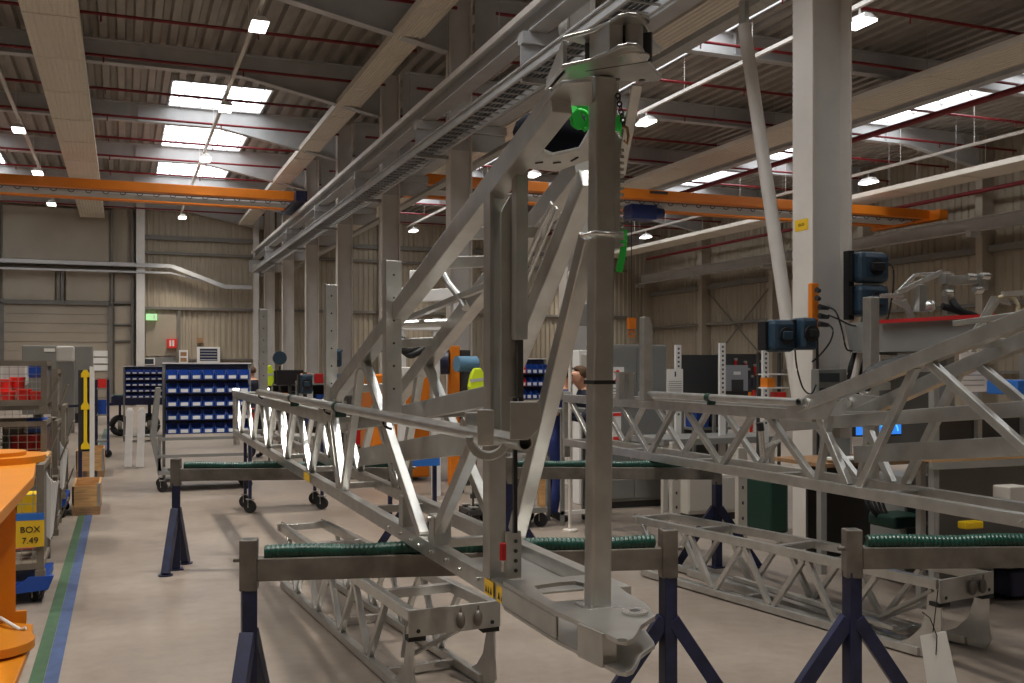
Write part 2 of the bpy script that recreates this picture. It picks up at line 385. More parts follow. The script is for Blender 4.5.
# radiant ceiling panels with hangers
def radiant(xa, xb, z, ya, yb, label, base=ZR):
    t = thing('radiant_panel', label, 'heating panel', ((xa+xb)/2, ya, z))
    m = MB(); n = 9; prof = []
    for i in range(n):
        a = xa+(xb-xa)*i/n; q = (xb-xa)/n
        prof += [(a, z), (a+q*.55, z), (a+q*.65, z+.018), (a+q*.9, z+.018)]
    prof.append((xb, z)); k = len(prof)
    m.add([(x, ya, zz) for x, zz in prof]+[(x, yb, zz) for x, zz in prof], [(i, i+1, k+i+1, k+i) for i in range(k-1)])
    m.box((xa-.01, ya, z-.01), (xa+.01, yb, z+.14)); m.box((xb-.01, ya, z-.01), (xb+.01, yb, z+.14)); m.box((xa, ya, z+.1), (xb, yb, z+.12))
    y = ya+3
    m.build('panel', panel_m, t)
    y = 9.0
    while y < yb:
        MB().box((xa-.012, y, z-.014), (xb+.012, y+.03, z+.004)).build('joint_strip', panel_m, t)
        for x in (xa+.02, xb-.02): MB().bar((x, y, z+.12), (x, y, base+.02), .012).build('hanger', galv_d, t)
        y += 2.81
radiant(-1.72, -.76, 8.22, -3, Y1-.3, 'wide ribbed cream ceiling panel above the aisle at left')
radiant(4.95, 5.52, 8.22, -3, Y1-.3, 'narrow cream ceiling panel left of the central columns')
radiant(9.65, 10.75, 8.22, -3, Y1-.3, 'cream ceiling panel just right of the central columns')
radiant(16.7, 17.9, 8.22, -3, Y1-.3, 'cream ceiling panel crossing behind the nearest column at upper right')
radiant(23.2, 24.4, 7.45, -3, Y1-.3, 'lowest hung cream ceiling panel closest to the right wall')
# red sprinkler pipes
k = 0
for xa, xb in ((X0, CX-.4), (CX+.4, X1)):
    y = 12.6
    q = 0
    while y < Y1-1:
        side = 'left' if xa < 0 else 'right'; q += 1
        m = MB().cyl((xa, y, 8.60), (xb, y, 8.60), .035, 8)
        x = xa+1.6
        while x < xb: m.cyl((x, y, 8.45), (x, y, 8.6), .018, 6); x += 3.0
        tag(m.build('sprinkler_pipe', red_pipe), 'thin red sprinkler pipe crossing the %s bay, %s from the camera' % (side, ['first', 'second', 'third', 'fourth', 'fifth', 'sixth', 'seventh', 'eighth', 'ninth', 'tenth', 'eleventh', 'twelfth', 'thirteenth'][q-1]), 'pipe', 'red sprinkler pipes across the %s bay' % side)
        y += SP/2
tag(MB().cyl((20.1, 3, 8.42), (20.1, Y1-1, 8.42), .085, 10).build('sprinkler_main', red_pipe), 'thick red sprinkler main running lengthwise in the right bay', 'pipe')
tag(MB().cyl((7.85, 3, 8.42), (7.85, Y1-1, 8.42), .075, 10).build('sprinkler_main', red_pipe), 'thick red sprinkler main lengthwise beside the central columns', 'pipe')
tag(MB().cyl((X1-.7, 3, 7.4), (X1-.7, Y1-1, 7.4), .07, 10).build('sprinkler_main', red_pipe), 'dark red pipe running high along the right wall', 'pipe')
tag(MB().box((18.9, 3, 8.45), (19.2, Y1-1, 8.6)).build('ventilation_duct', rafter_m), 'pale flat duct beside the thick red sprinkler main', 'duct')
# grey suspended rails with lamps
def lamp(x, y, z, label, group, power=1.0):
    t = thing('ceiling_lamp', label, 'lamp', (x, y, z), group)
    m = MB(); m.hexa([V((x-.16, y-.3, z)), V((x+.16, y-.3, z)), V((x+.16, y+.3, z)), V((x-.16, y+.3, z)), V((x-.08, y-.22, z+.12)), V((x+.08, y-.22, z+.12)), V((x+.08, y+.22, z+.12)), V((x-.08, y+.22, z+.12))])
    m.build('housing', white_m, t)
    MB().box((x-.15, y-.29, z-.045), (x+.15, y+.29, z-.001)).build('diffuser', lamp_e, t)
    MB().cyl((x, y, z+.12), (x, y, z+.3), .02, 8).build('stem', white_st, t)
    ld = bpy.data.lights.new('lamp_light', 'AREA'); ld.shape = 'RECTANGLE'; ld.size = .3; ld.size_y = .58; ld.energy = LAMP_W*power; ld.color = (1, .93, .82); ld.spread = math.radians(84)
    lo = bpy.data.objects.new('lamp_light', ld); COL.objects.link(lo); lo.parent = t; lo.location = (0, 0, -.06)
rows = [(2.4, 8.2, [-4, 2.6, 9.0, 13.0, 19.4, 25.9, 32.5, 39, 45.6], 'left bay lamp row nearest the central columns', 'white ceiling lamp on the rail under the left rooflight'),
        (-2.65, 8.2, [-3, 4, 10.7, 17.2, 23.8, 30.3, 36.8, 43.7], 'left bay lamp row left of the wide panel', 'white ceiling lamp left of the wide ribbed panel'),
        (-9, 8.2, [-3, 10, 23, 36], 'lamps over the far left of the hall', 'white ceiling lamp far out to the left'),
        (12.7, 8.1, [-4, 2.0, 8.4, 14.9, 23, 30.7, 38, 45.4], 'right bay lamp row by the rooflight', 'white ceiling lamp on the long rail right of the central columns'),
        (21.9, 7.55, [-3, 5, 11.8, 18.5, 25.3, 32.5, 39.7, 46], 'lamp row closest to the right wall', 'white ceiling lamp on the rail closest to the right wall')]
for x, z, ys, g, lab in rows:
    m = MB().box((x-.04, Y0+1, z+.28), (x+.04, Y1-1, z+.36))
    y = Y0+2
    while y < Y1-1: m.bar((x, y, z+.36), (x, y, ZR+.02), .012); y += 2.81
    tag(m.build('lighting_rail', white_st), 'pale lighting rail carrying the '+g, 'rail')
    words = ['nearest', 'second', 'third', 'fourth', 'fifth', 'sixth', 'seventh', 'eighth', 'ninth']
    vis = [y for y in ys if y > 12 and x > -5]
    for y in ys:
        if y in vis: lamp(x, y, z, lab+', %s from the camera' % (words[vis.index(y)] if y != vis[-1] else 'farthest'), g, 1.0)
        else: lamp(x, y, z, 'ceiling lamp outside the picture, %s of the %s row' % (words[ys.index(y)], {2.4: 'left rooflight', -2.65: 'wide panel', -9: 'far left', 12.7: 'right rooflight', 21.9: 'right wall'}[x]), g+' outside the picture', 1.0)
# cable ladder trays left of the column row
t = thing('cable_tray', 'galvanised cable ladder tray along the central columns', 'cable tray', (5.8, Y0, 6.0))
for x in (5.45, 5.92):
    m = MB().box((x-.006, Y0+1, 5.98), (x+.006, Y1-1, 6.12)); m.box((x-.04, Y0+1, 5.965), (x+.006, Y1-1, 5.985)); m.box((x-.04, Y0+1, 6.11), (x+.006, Y1-1, 6.135)); m.build('side_rail', rafter_m, t)
y = 7.0
for i in range(98): MB().box((5.45, y, 5.98), (5.92, y+.03, 6.0)).build('rung', galv_d, t); y += .3
m = MB()
while y < Y1-1: m.box((5.45, y, 5.98), (5.92, y+.03, 6.0)); y += .3
m.build('rung', galv_d, t)['kind'] = 'stuff'
for i in range(5): MB().cyl((5.52+i*.07, Y0+1, 6.03), (5.52+i*.07, Y1-1, 6.03), .02, 6).build('cable', dark_m, t)
for y in CY[2:]: MB().box((5.42, y-.03, 5.9), (6.1, y+.03, 5.97)).build('bracket', galv_d, t)
y = 10
while y < Y1-1: MB().bar((5.85, y, 6.1), (5.85, y, ZR), .012).build('hanger_rod', galv_d, t); y += 2.81
tag(MB().box((6.75, Y0+1, 5.9), (6.95, Y1-1, 5.98)).build('cable_tray', galv_d), 'narrow cable tray on the right side of the central columns', 'cable tray')
# overhead cranes (double girders)
def crane(xa, xb, y, z, label, hoist=None):
    t = thing('overhead_crane', label, 'crane', ((xa+xb)/2, y, z))
    for yy in (y, y+2.1):
        MB().box((xa, yy-.16, z+.13), (xb, yy+.16, z+.42)).build('girder', orange_m, t, .015)
    MB().box((xa+.2, y+.6, z+.12), (xb-.2, y+1.5, z+.2)).build('walkway', rafter_m, t)
    MB().box((xa+.2, y+.25, z+.14), (xb-.2, y+.4, z+.2)).build('cable_track', dark_m, t)
    m = MB(); x = xa+.3
    while x < xb-.3: m.torus((x, y+.33, z+.15), (0, 1, 0), .09, .015, 10, 5); x += .5
    m.build('festoon_cable', dark_m, t)
    for x in (xa, xb): MB().box((x-.18, y-.6, z+.05), (x+.18, y+2.7, z+.38)).build('end_carriage', orange_m if x > 20 else navy_m, t)
    MB().box((xa+4, y-.17, z+.3), (xa+5.2, y-.163, z+.42)).build('name_plate', paper, t)
    return t
crane(X0+.7, 5.45, 33.6, 7.1, 'orange double girder overhead crane spanning the left bay')
t = crane(7.42, X1-.85, 26.6, 6.62, 'orange double girder overhead crane spanning the right bay')
b = pY(640, 212, 27.6)
h = thing('crane_hoist', 'blue hoist unit hanging under the right orange crane', 'hoist', b)
MB().box((b.x-.3, 26.4, 6.93), (b.x+.3, 28.9, 7.0)).build('trolley', dark_m, h)
m = MB().box(b+V((-.45, -.3, -.25)), b+V((.45, .3, .22))); m.build('body', blue_hoist, h, .03)
MB().box(b+V((-.05, -.05, .2)), b+V((.05, .05, .5))).build('hanger', dark_m, h); m = MB().cyl(b+V((.45, 0, 0)), b+V((.8, 0, 0)), .16, 12); m.build('motor', blue_hoist, h)
MB().cyl(b+V((-.3, 0, -.25)), b+V((-.3, 0, -3.3)), .015, 6).build('chain', dark_m, h)
q = b+V((-.3, 0, -3.3)); m = MB().box(q-V((.12, .08, .35)), q+V((.12, .08, 0))); m.torus(q-V((0, 0, .5)), (0, 1, 0), .1, .03, 12, 6); m.build('hook_block', orange_m, h)
# slender leaning tube near the first column
a = pX(744, 26, 6.74); b = pX(797, 402, 6.74); g = b+(b-a)*.36; g.z = max(g.z, .02)
t = thing('bracing_tube', 'long cream tube leaning against the nearest column', 'brace', g)
MB().cyl(a, g, .075, 16).build('tube', white_st, t)
MB().box(a-V((.03, .06, .0)), a+V((.03, .06, .3))).build('clevis', galv, t)
# ================================================================== THE GALVANISED BOOMS
def pPl(px, py, p0, n):
    r = ray(px, py); o = V((0, 0, H)); return o+r*((p0-o).dot(n)/r.dot(n))
AR0 = V((CS, -SN, 0))
def boom(off, label, yfar, rail, stakes, main):
    off = V(off); XL, XR = 1.25, 1.60; root = V((XL, 3.0, .925))+off
    t = thing('lattice_boom', label, 'steel boom', root, 'galvanised lattice booms lying on the stands')
    def B(mb, name, m=galv, bev=.004, par=None):
        mb.v = [v+off for v in mb.v]; return mb.build(name, m, par or t, bev)
    YP = 6.56
    for x in (XL, XR):
        B(MB().bar((x, yfar, .96), (x, 3.05, .96), .055, .07), 'bottom_chord')
        B(MB().bar((x, yfar, 1.415), (x, YP-.1, 1.415), .05, .08), 'top_rail')
    # end frame
    for z in (.96, 1.415): B(MB().bar((XL, yfar, z), (XR, yfar, z), .05), 'cross_member')
    for x in (XL, XR):
        B(MB().bar((x, yfar, .99), (x, yfar, 1.38), .05), 'end_post')
        B(MB().cyl((x-.03, yfar+.02, 1.44), (x+.05, yfar+.02, 1.44), .05, 12), 'lug', galv_b)
    B(MB().box((XL-.02, yfar-.02, .80), (XL+.05, yfar+.02, .93)), 'foot_bracket', galv_b)
    B(MB().box((XR-.05, yfar-.02, .80), (XR+.02, yfar+.02, .93)), 'foot_bracket', galv_b)
    y = yfar-1.15
    while y > 3.4:
        B(MB().bar((XL, y, .955), (XR, y, .955), .04), 'cross_member')
        if y > YP: B(MB().bar((XL, y-.3, 1.41), (XR, y-.3, 1.41), .04), 'cross_member')
        y -= 1.15
    # zigzag braces: flats alternate between thin and bright
    zig = []
    y = yfar-.15
    while y > YP-.2:
        zig.append((y, y-.5)); y -= 1.13
    for x in (XL, XR):
        for (ya, yb) in zig:
            B(MB().bar((x, ya, 1.385), (x, yb, .99), .042, .042), 'diagonal_brace', galv, .002)
            B(MB().bar((x, ya-.92, 1.385) if ya-.92 > YP-.3 else (x, YP-.25, 1.43), (x, yb-.03, .99), .042, .042), 'diagonal_brace', galv, .002)
    # braces up to the arms
    def armz(yy, x): return 1.49+(6.6-yy)*(2.53-1.49)/(6.6-2.92)-.04
    for x in (XL, XR):
        for (ya, za, yb, zb) in ((YP-.1, None, 6.13, .99), (5.55, None, 6.02, .99), (5.45, None, 4.3, .99), (3.55, 1.5, 4.15, .99)):
            if x == XR and ya < 4: continue
            za = za or armz(ya, x)
            B(MB().bar((x, ya, za), (x, yb, zb), .045, .05), 'diagonal_brace')
    # gussets at the hinge of the arms
    for x in (XL, XR):
        B(MB().prism([(x-.03, 6.9, 1.38), (x-.03, 6.3, 1.40), (x-.03, 6.2, 1.55), (x-.03, 6.5, 1.56)], (.012, 0, 0)), 'hinge_plate')
        B(MB().cyl((x-.05, 6.5, 1.5), (x+.05, 6.5, 1.5), .035, 14), 'hinge_pin', galv_b)
    # arms
    D1 = (V((XL, 6.62, 1.47)), V((XL, 2.80, 2.563)))
    D2 = (pX(380, 420, XR), pX(583, 165, XR))
    for d in (D1, D2): B(MB().bar(d[0], d[1], .07, .085), 'arm')
    for q in (.12, .36, .42, .66, .74):
        a = D1[0].lerp(D1[1], q); b = a.copy(); b.x = XR; b.z += .02
        if q == .42: B(MB().cyl(a+V((0, 0, .03)), b+V((0, 0, .03)), .022, 12), 'arm_spacer', galv_b)
        else: B(MB().bar(a, b, .04, .05), 'arm_spacer')
    # inner folded section
    B(MB().bar(pX(338, 427, 1.42), pX(492, 396, 1.42), .06, .085), 'inner_beam', galv_d)
    B(MB().bar(pX(363, 457, 1.42), pX(474, 441, 1.42), .05, .11), 'inner_beam', galv_d)
    B(MB().bar(pX(368, 417, 1.50), pX(486, 410, 1.50), .02, .05), 'inner_plate', galv_d)
    B(MB().bar(pX(400, 322, 1.45), pX(500, 280, 1.45), .03, .03), 'inner_tie')
    B(MB().path([pX(442, 270, 1.45), pX(450, 285, 1.45), pX(460, 297, 1.45), pX(466, 308, 1.45)], .018, 8), 'curved_bracket')
    for dx in (0, 9, 20):
        B(MB().bar(pX(500+dx, 322, 1.42+dx*.003), pX(552+dx*.55, 203+dx*.5, 1.42+dx*.003), .012, .022), 'inner_rail', galv_b)
    B(MB().bar(pX(510, 375, 1.47), pX(589, 178, 1.40), .06, .075), 'lift_strut')
    B(MB().bar(pX(517, 532, 1.38), pX(590, 236, 1.36), .055, .06), 'post_strut')
    # vertical channel, plates and saddle at the near end
    a = pX(495, 578, XL); b = pX(495, 432, XL)
    m = MB(); m.box((a.x-.035, a.y-.03, .99), (a.x-.028, a.y+.035, b.z)); m.box((a.x-.035, a.y-.034, .99), (a.x+.03, a.y-.027, b.z)); m.box((a.x+.023, a.y-.03, .99), (a.x+.03, a.y+.035, b.z))
    B(m, 'upright_channel')
    a = pX(514, 583, 1.30)
    m = MB().box((a.x-.03, a.y, .99), (a.x+.03, a.y+.012, 1.16)); B(m, 'hole_plate')
    for k in range(4): B(MB().cyl((a.x+.006, a.y-.004, 1.02+.035*k), (a.x+.006, a.y, 1.02+.035*k), .007, 10), 'hole', dark_m, 0)
    c = pX(425, 505, XL)
    B(MB().box((XL-.03, 4.55, .99), (XL+.04, 4.62, 1.14)), 'block_bracket', galv_d)
    B(MB().box((XL-.03, 4.05, .99), (XL+.05, 4.12, 1.12)), 'block_bracket')
    B(MB().cyl((XL-.045, 4.09, 1.10), (XL+.06, 4.09, 1.10), .012, 8), 'bracket_bolt', galv_b)
    B(MB().box((XL, 3.3, .93), (XR, 4.0, .94)), 'floor_plate')
    for (px, py) in ((390, 527), (401, 533), (412, 540), (420, 545), (432, 552), (447, 560), (461, 569), (479, 579)):
        p = pX(px, py, XL-.028); B(MB().cyl(p, p-V((.012, 0, 0)), .008, 6), 'bolt', galv_b, 0)
    # nose fork: two plates, spacer block, boss
    nose = [(503, 585), (530, 601), (557.5, 616.5), (585, 629), (605.7, 638.5), (618, 644.5), (626.6, 645.8), (633, 643.5), (637, 638), (641, 630), (648, 625), (655, 620.6), (654, 617.5), (645.5, 607), (626.6, 596.6), (610, 583), (600, 579), (585, 579)]
    P = [pZ(x, y, .995) for x, y in nose]; n = len(P)
    inner = [(534, 590), (540, 596), (546, 601), (552, 605), (557, 608.5), (562, 609), (568, 611), (574, 612), (580, 613), (583, 613), (584, 608), (584, 603), (584, 598), (584, 592), (584, 587), (575, 585), (560, 586), (545, 588)]
    I = [pZ(x, y, .995) for x, y in inner]
    B(MB().ringplate(P, I, (0, 0, .014)), 'nose_plate', galv, .003)
    Q = [p-V((0, 0, .085)) for p in P]
    B(MB().prism(Q, (0, 0, .014)), 'nose_plate', galv, .003)
    a = pZ(557, 616, .995); b = pZ(503, 585, .995)
    B(MB().bar(a-V((0, 0, .035)), b-V((0, 0, .035)), .012, .07), 'nose_side')
    a = pZ(577, 627, .995); b = pZ(602, 638, .995)
    B(MB().prism([a-V((0, 0, .085)), b-V((0, 0, .085)), b-V((0, 0, -.012)), a-V((0, 0, -.012))], (b-a).cross(V((0, 0, 1))).normalized()*-.05), 'spacer_block', galv, .003)
    c = pZ(635, 613, 1.01); B(MB().cyl(c, c+V((0, 0, .008)), .04, 24), 'boss', galv_b); B(MB().cyl(c+V((0, 0, .008)), c+V((0, 0, .0085)), .016, 16), 'hole', dark_m, 0)
    c = pZ(622, 640, 1.01); B(MB().cyl(c, c+V((0, 0, .0008)), .014, 14), 'hole', dark_m, 0)
    # tall post
    pb = pZ(597.5, 606, 1.005); pt = pD(602.5, 76, pb.xy.length and (pb-V((0, 0, H))).dot(V((SN, CS, 0)))); 
    pt.z = 2.642; B(MB().bar(pb, pt, .067, .067, V((0, 1, 0))), 'tall_post', galv, .009)
    c = pb+V((.0, 0, 0)); B(MB().box((c.x-.055, c.y-.055, c.z-.002), (c.x+.055, c.y+.055, c.z+.006)), 'weld_collar', galv_b, .003)
    p = pb.lerp(pt, (600-232)/(600-76)); s = .038
    B(MB().path([p+V((-.055, .02, 0)), p+V((-s-.01, -s-.01, 0)), p+V((s+.01, -s-.012, 0)), p+V((s+.02, s, 0))], .008, 8), 'clamp_band', galv_b, 0)
    p = pb.lerp(pt, (606-381)/(606-76)); B(MB().box(p+V((-.037, -.037, -.006)), p+V((.037, .037, .006))), 'black_strap', black_m, 0)
    p = pb.lerp(pt, .50)
    # slotted rail right of the post
    r0 = pD(616, 250, 3.15); r1 = pD(616, 132, 3.15); B(MB().bar(r0, r1, .022, .022), 'slotted_rail')
    for k in range(18):
        q = pD(621.5, 138+k*6.3, 3.15); B(MB().cbox(q, .012, .012, .009), 'rail_tooth', galv_b, 0)
    B(MB().bar(pD(617, 84, 3.1), pD(615, 118, 3.1), .03, .012), 'hanger_plate')
    B(MB().bar(pD(637, 84, 3.05), pD(620, 175, 3.2), .035, .012), 'hanger_plate', galv)
    # head fork
    zh = 2.643
    hp = [(545, 92), (562, 68), (590, 62), (611, 53), (618, 48.5), (628, 46.5), (637, 47), (642.5, 50.5), (646, 57), (650, 65), (656, 73), (662, 78), (660, 81), (648, 82.5), (634, 81.5), (615, 80.5), (590, 77), (565, 81)]
    Hh = [pZ(x, y, zh) for x, y in hp]
    B(MB().prism(Hh, (0, 0, .012)), 'head_plate', galv, .003)
    B(MB().prism([p+V((0, 0, .085)) for p in Hh[1:16]], (0, 0, .012)), 'head_plate', galv, .003)
    a = pZ(590.6, 65.3, zh); b = pZ(611, 53.5, zh)
    nb = (b-a).cross(V((0, 0, 1))).normalized()*.005; a = a+nb+V((0, 0, .003)); b = b+nb+V((0, 0, .003))
    B(MB().prism([a, b, b+V((0, 0, .091)), a+V((0, 0, .091))], nb*-9), 'spacer_block', galv, .003)
    a = pZ(546, 90, zh); b = pZ(563, 70, zh); c = pZ(590, 64, zh)
    B(MB().prism([a, b, b+V((0, 0, .097)), a+V((0, 0, .03))], (.014, 0, 0)), 'head_side', galv, .002)
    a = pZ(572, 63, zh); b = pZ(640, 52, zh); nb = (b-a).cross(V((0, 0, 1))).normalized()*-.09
    B(MB().prism([a+nb, b+nb, b+nb+V((0, 0, .084)), a+nb+V((0, 0, .084))], nb*.1), 'shade_web', dark_m, 0)  # added web, dark colour stands in for shade between the head plates
    c = pZ(634, 56, zh)
    B(MB().cyl(c+V((0, 0, .097)), c+V((0, 0, .107)), .045, 20), 'boss', galv_b); B(MB().cyl(c+V((0, 0, -.006)), c+V((0, 0, 0)), .045, 20), 'boss', galv_b)
    B(MB().cyl(c+V((0, 0, .012)), c+V((0, 0, .085)), .026, 16), 'bush', galv_d)
    for (x, y) in ((617, 79), (642, 80)):
        q = pZ(x, y, zh); B(MB().cyl(q-V((0, 0, .002)), q, .01, 12), 'hole', dark_m, 0)
    # gusset between the arms with the big opening
    n_ = (D1[1]-D1[0]).cross(V((1, 0, .0))).normalized(); p0 = D1[0]+n_*.0
    og = [(503, 166), (522, 140), (545, 104), (562, 84), (592, 82), (592, 125), (590, 160), (556, 172)]
    ig = [(535.6, 147.8), (539.6, 137), (552.8, 119), (563, 106), (589, 106), (589, 132), (579, 150), (553, 155.6)]
    B(MB().ringplate([pPl(x, y, p0, n_) for x, y in og], [pPl(x, y, p0, n_) for x, y in ig], n_*.012), 'gusset_plate', galv, .002)
    for (x0_, x1_) in ((535, 543), (553, 561), (571, 578)):
        a = pPl(x0_, 163-(x1_ > 565)*2, p0, n_); b = pPl(x1_, 162-(x1_ > 565)*5, p0, n_)
        B(MB().bar(a, b, .006, .006), 'slot', dark_m, 0)
    # round rail along the left side with its clamps, and the stakes on it
    zr, xr = 1.507, 1.185
    B(MB().pipe((xr, rail[0], zr), (xr, rail[1], zr), .027, .021), 'round_rail', galv, 0)
    for yy in rail[2]:
        B(MB().pipe((xr, yy-.03, zr), (xr, yy+.03, zr), .032, .0275), 'clamp_ring', teal_m, 0)
        B(MB().box((xr-.012, yy-.015, zr-.06), (xr+.05, yy+.015, zr-.03)), 'clamp_foot', teal_m, 0)
    for (yy, zt, wd) in stakes:
        x = XL-.03; m = MB()
        m.box((x-wd/2, yy-.035, zr-.045), (x-wd/2+.006, yy+.035, zt)); m.box((x+wd/2-.006, yy-.035, zr+.03), (x+wd/2, yy+.035, zt-.03))
        m.box((x-wd/2, yy-.04, zr-.03), (x+wd/2, yy-.034, zt-.01))
        st = B(m, 'stake', galv, .002)
        for k in range(6): B(MB().cyl((x, yy-.042, zt-.08-.11*k), (x, yy-.0405, zt-.08-.11*k), .006, 8), 'hole', dark_m, 0, st)
        B(MB().torus((x, yy, zr-.02), (0, 1, 0), wd/2+.004, .007, 14, 6, math.pi*.5, math.pi*1.5), 'stake_hook', black_m, 0)
    if main:
        # heavy near stake pair and its saddle
        a = pX(505, 400, XL)
        z1 = pX(497, 200, XL).z; y_ = a.y
        m = MB().box((XL-.045, y_+.03, zr-.02), (XL-.03, y_+.10, z1+.02)); m.box((XL-.045, y_+.095, zr-.02), (XL+.04, y_+.10, z1+.02)); B(m, 'stake')
        m = MB().prism([(XL-.03, y_-.04, zr-.06), (XL+.035, y_-.04, zr-.06), (XL+.035, y_-.04, z1-.005), (XL+.005, y_-.04, z1+.0), (XL-.03, y_-.04, z1-.06)], (0, .008, 0)); m.box((XL+.03, y_-.04, zr-.06), (XL+.037, y_+.03, z1-.01)); B(m, 'stake', galv_d)
        m = MB()
        for k in range(3): m.cyl((XL+.05, y_-.02, zr+.1+.3*k), (XL+.05, y_-.02, zr+.2+.3*k), .012, 10)
        m.cyl((XL+.05, y_-.02, zr), (XL+.05, y_-.02, z1-.02), .006, 8); B(m, 'hinge_rod', dark_m, 0)
        q0 = pX(519.5, 340, 1.28); q1 = pX(520, 157, 1.28)
        B(MB().bar(q0, q1, .046, .046, V((0, 1, 0))), 'square_bar', galv_d); B(MB().bar(q0-V((0, 0, .2)), q0, .02, .02), 'square_bar_pin', dark_m, 0)
        c = pD(488, 437, 3.28); m = MB(); outer = []; inn = []
        for k in range(15):
            an = math.pi*(1.0+k/14); outer.append(c+AR0*math.cos(an)*.075+V((0, 0, math.sin(an)*.078))); inn.append(c+AR0*math.cos(an)*.05+V((0, 0, math.sin(an)*.052)))
        B(m.prism(outer+inn[::-1], V((SN, CS, 0))*.08), 'saddle', galv, .003)
        c2 = c+V((0, 0, .03)); B(MB().prism([c2+AR0*-.035+V((0, 0, -.06)), c2+AR0*.02+V((0, 0, -.06)), c2+AR0*.02+V((0, 0, .06)), c2+AR0*-.035+V((0, 0, .06))], V((SN, CS, 0))*.01), 'saddle_plate', galv_b, .003)
        c = pX(470, 425, 1.2); B(MB().cyl(c-V((.03, 0, 0)), c+V((.03, 0, 0)), .03, 12), 'rail_clamp', galv_b); B(MB().box(c+V((-.03, -.04, -.05)), c+V((.05, -.02, .05))), 'rail_clamp_plate')
        c = pX(525, 420, 1.30); a_ = [(510, 402), (538, 402), (541, 408), (540, 428), (528, 440), (510, 440)]
        B(MB().prism([pD(x, y, 3.05) for x, y in a_], V((SN, CS, 0))*.05), 'end_channel', galv_d, .003)
        for (x0_, x1_, y0_, y1_) in ((485, 493.5, 576, 596), (497, 509, 584, 601)):
            a = pX(x0_, y0_, XL-.031); b = pX(x1_, y1_+(x1_-x0_)*.0, XL-.031); dz = (a.z-b.z)
            st = B(MB().prism([(a.x, a.y, .985), (b.x, b.y, .985), (b.x, b.y, .93), (a.x, a.y, .93)], (-.002, 0, 0)), 'warning_label', sticker_y, 0); st['label'] = 'yellow warning label'
            cy = (a.y+b.y)/2; L = abs(a.y-b.y)
            for j in (-1, 0, 1): B(MB().prism([(XL-.034, cy+j*L*.28-L*.1, .94), (XL-.034, cy+j*L*.28+L*.1, .94), (XL-.034, cy+j*L*.28, .965)], (-.0005, 0, 0)), 'warning_mark', black_m, 0, st)
        a = pX(307, 480, XL-.03); B(MB().prism([(XL-.031, a.y+.12, .985), (XL-.031, a.y-.12, .985), (XL-.031, a.y-.12, .935), (XL-.031, a.y+.12, .935)], (-.002, 0, 0)), 'warning_label', sticker_y, 0)
    return t, pb, pt
MT, PB, PT = boom((0, 0, 0), 'large galvanised lattice boom in front with a tall post at its near end', 12.35, (9.6, 2.93, (7.6, 5.9)),
     [(9.55, 2.29, .075), (6.3, 2.27, .07), (4.75, 2.27, .078)], True)
boom((3.05, -.98, 0), 'galvanised lattice boom on the right, leaving the picture at the right edge', 10.5, (8.75, 6.55, (7.65,)), [], False)
# stakes of the right boom are plain square tubes standing up
for (px, pt_, pb_, X, wd, lab, cut) in ((646, 317, 400, 4.22, .085, 'upright galvanised stake with slanted top on the right boom', 1), (871, 297, 400, 4.7, .078, 'thick galvanised upright in front of the blue reels at right', 0)):
    a = pX(px, pb_+(45 if not cut else 6), X); b = pX(px, pt_, X); zb = .93 if not cut else 1.45
    t = thing('support_stake', lab, 'stake', (a.x, a.y, zb))
    m = MB()
    m.prism([(a.x-wd/2, a.y-wd/2, zb), (a.x+wd/2, a.y-wd/2, zb), (a.x+wd/2, a.y-wd/2, b.z-(.07 if cut else 0)), (a.x+.01, a.y-wd/2, b.z), (a.x-wd/2, a.y-wd/2, b.z)], (0, wd, 0))
    m.build('tube', galv, t, .006)
    MB().box((a.x-wd/2-.01, a.y-wd/2-.01, zb), (a.x+wd/2+.01, a.y+wd/2+.01, zb+.012)).build('foot_plate', galv_d, t)
a = pX(625, 372, 4.2); t = thing('support_stake', 'short twin galvanised upright left of the slanted stake', 'stake', (a.x, a.y, 1.45))
for dx in (-.045, .045): MB().box((a.x+dx-.03, a.y-.03, 1.45), (a.x+dx+.03, a.y+.03, a.z)).build('tube', galv, t, .004)
MB().box((a.x-.08, a.y-.035, a.z-.02), (a.x+.08, a.y+.035, a.z)).build('cap', galv, t)
# slings, chain and bag on the main post
def ribbon(name, pts, wd, m, par):
    mb = MB(); pts = [V(p) for p in pts]
    for a, b in zip(pts, pts[1:]): mb.bar(a, b, wd, .006, V((SN, CS, 0)))
    return mb.build(name, m, par)
t = thing('lifting_sling', 'bright green lifting sling looped through the head of the tall post', 'sling', pD(580, 118, 3.2))
sl = MB().torus(pD(580, 119, 3.2), (.5, .9, .2), .026, .008, 18, 8).build('loop', green_sl, t)
ribbon('strap', [pD(568, 106, 3.2), pD(575, 112, 3.18), pD(582, 128, 3.18), pD(592, 122, 3.22)], .03, green_sl, t)
ribbon('strap', [pD(576, 108, 3.24), pD(588, 108, 3.24), pD(592, 118, 3.24)], .022, green_sl, t)
MB().torus(pD(566, 106, 3.2), (0, 1, .3), .02, .006, 14, 6).build('shackle', galv_b, t)
t = thing('lifting_sling', 'bright green sling hanging low on the right side of the tall post', 'sling', pD(620, 250, 3.16))
ribbon('strap', [pD(624, 230, 3.16), pD(623, 252, 3.16), pD(619, 272, 3.16)], .022, green_sl, t)
ribbon('strap', [pD(617, 115, 3.16), pD(616, 130, 3.16), pD(615, 150, 3.16)], .035, green_sl, t)
t = thing('chain_hook', 'small chain with snap hook hanging beside the post head', 'chain', pD(619, 95, 3.1))
for k in range(8): MB().torus(pD(618+.8*k, 96+4*k, 3.08), (1 if k % 2 else 0, 0 if k % 2 else 1, 0), .008, .003, 8, 5).build('link', dark_m, t)
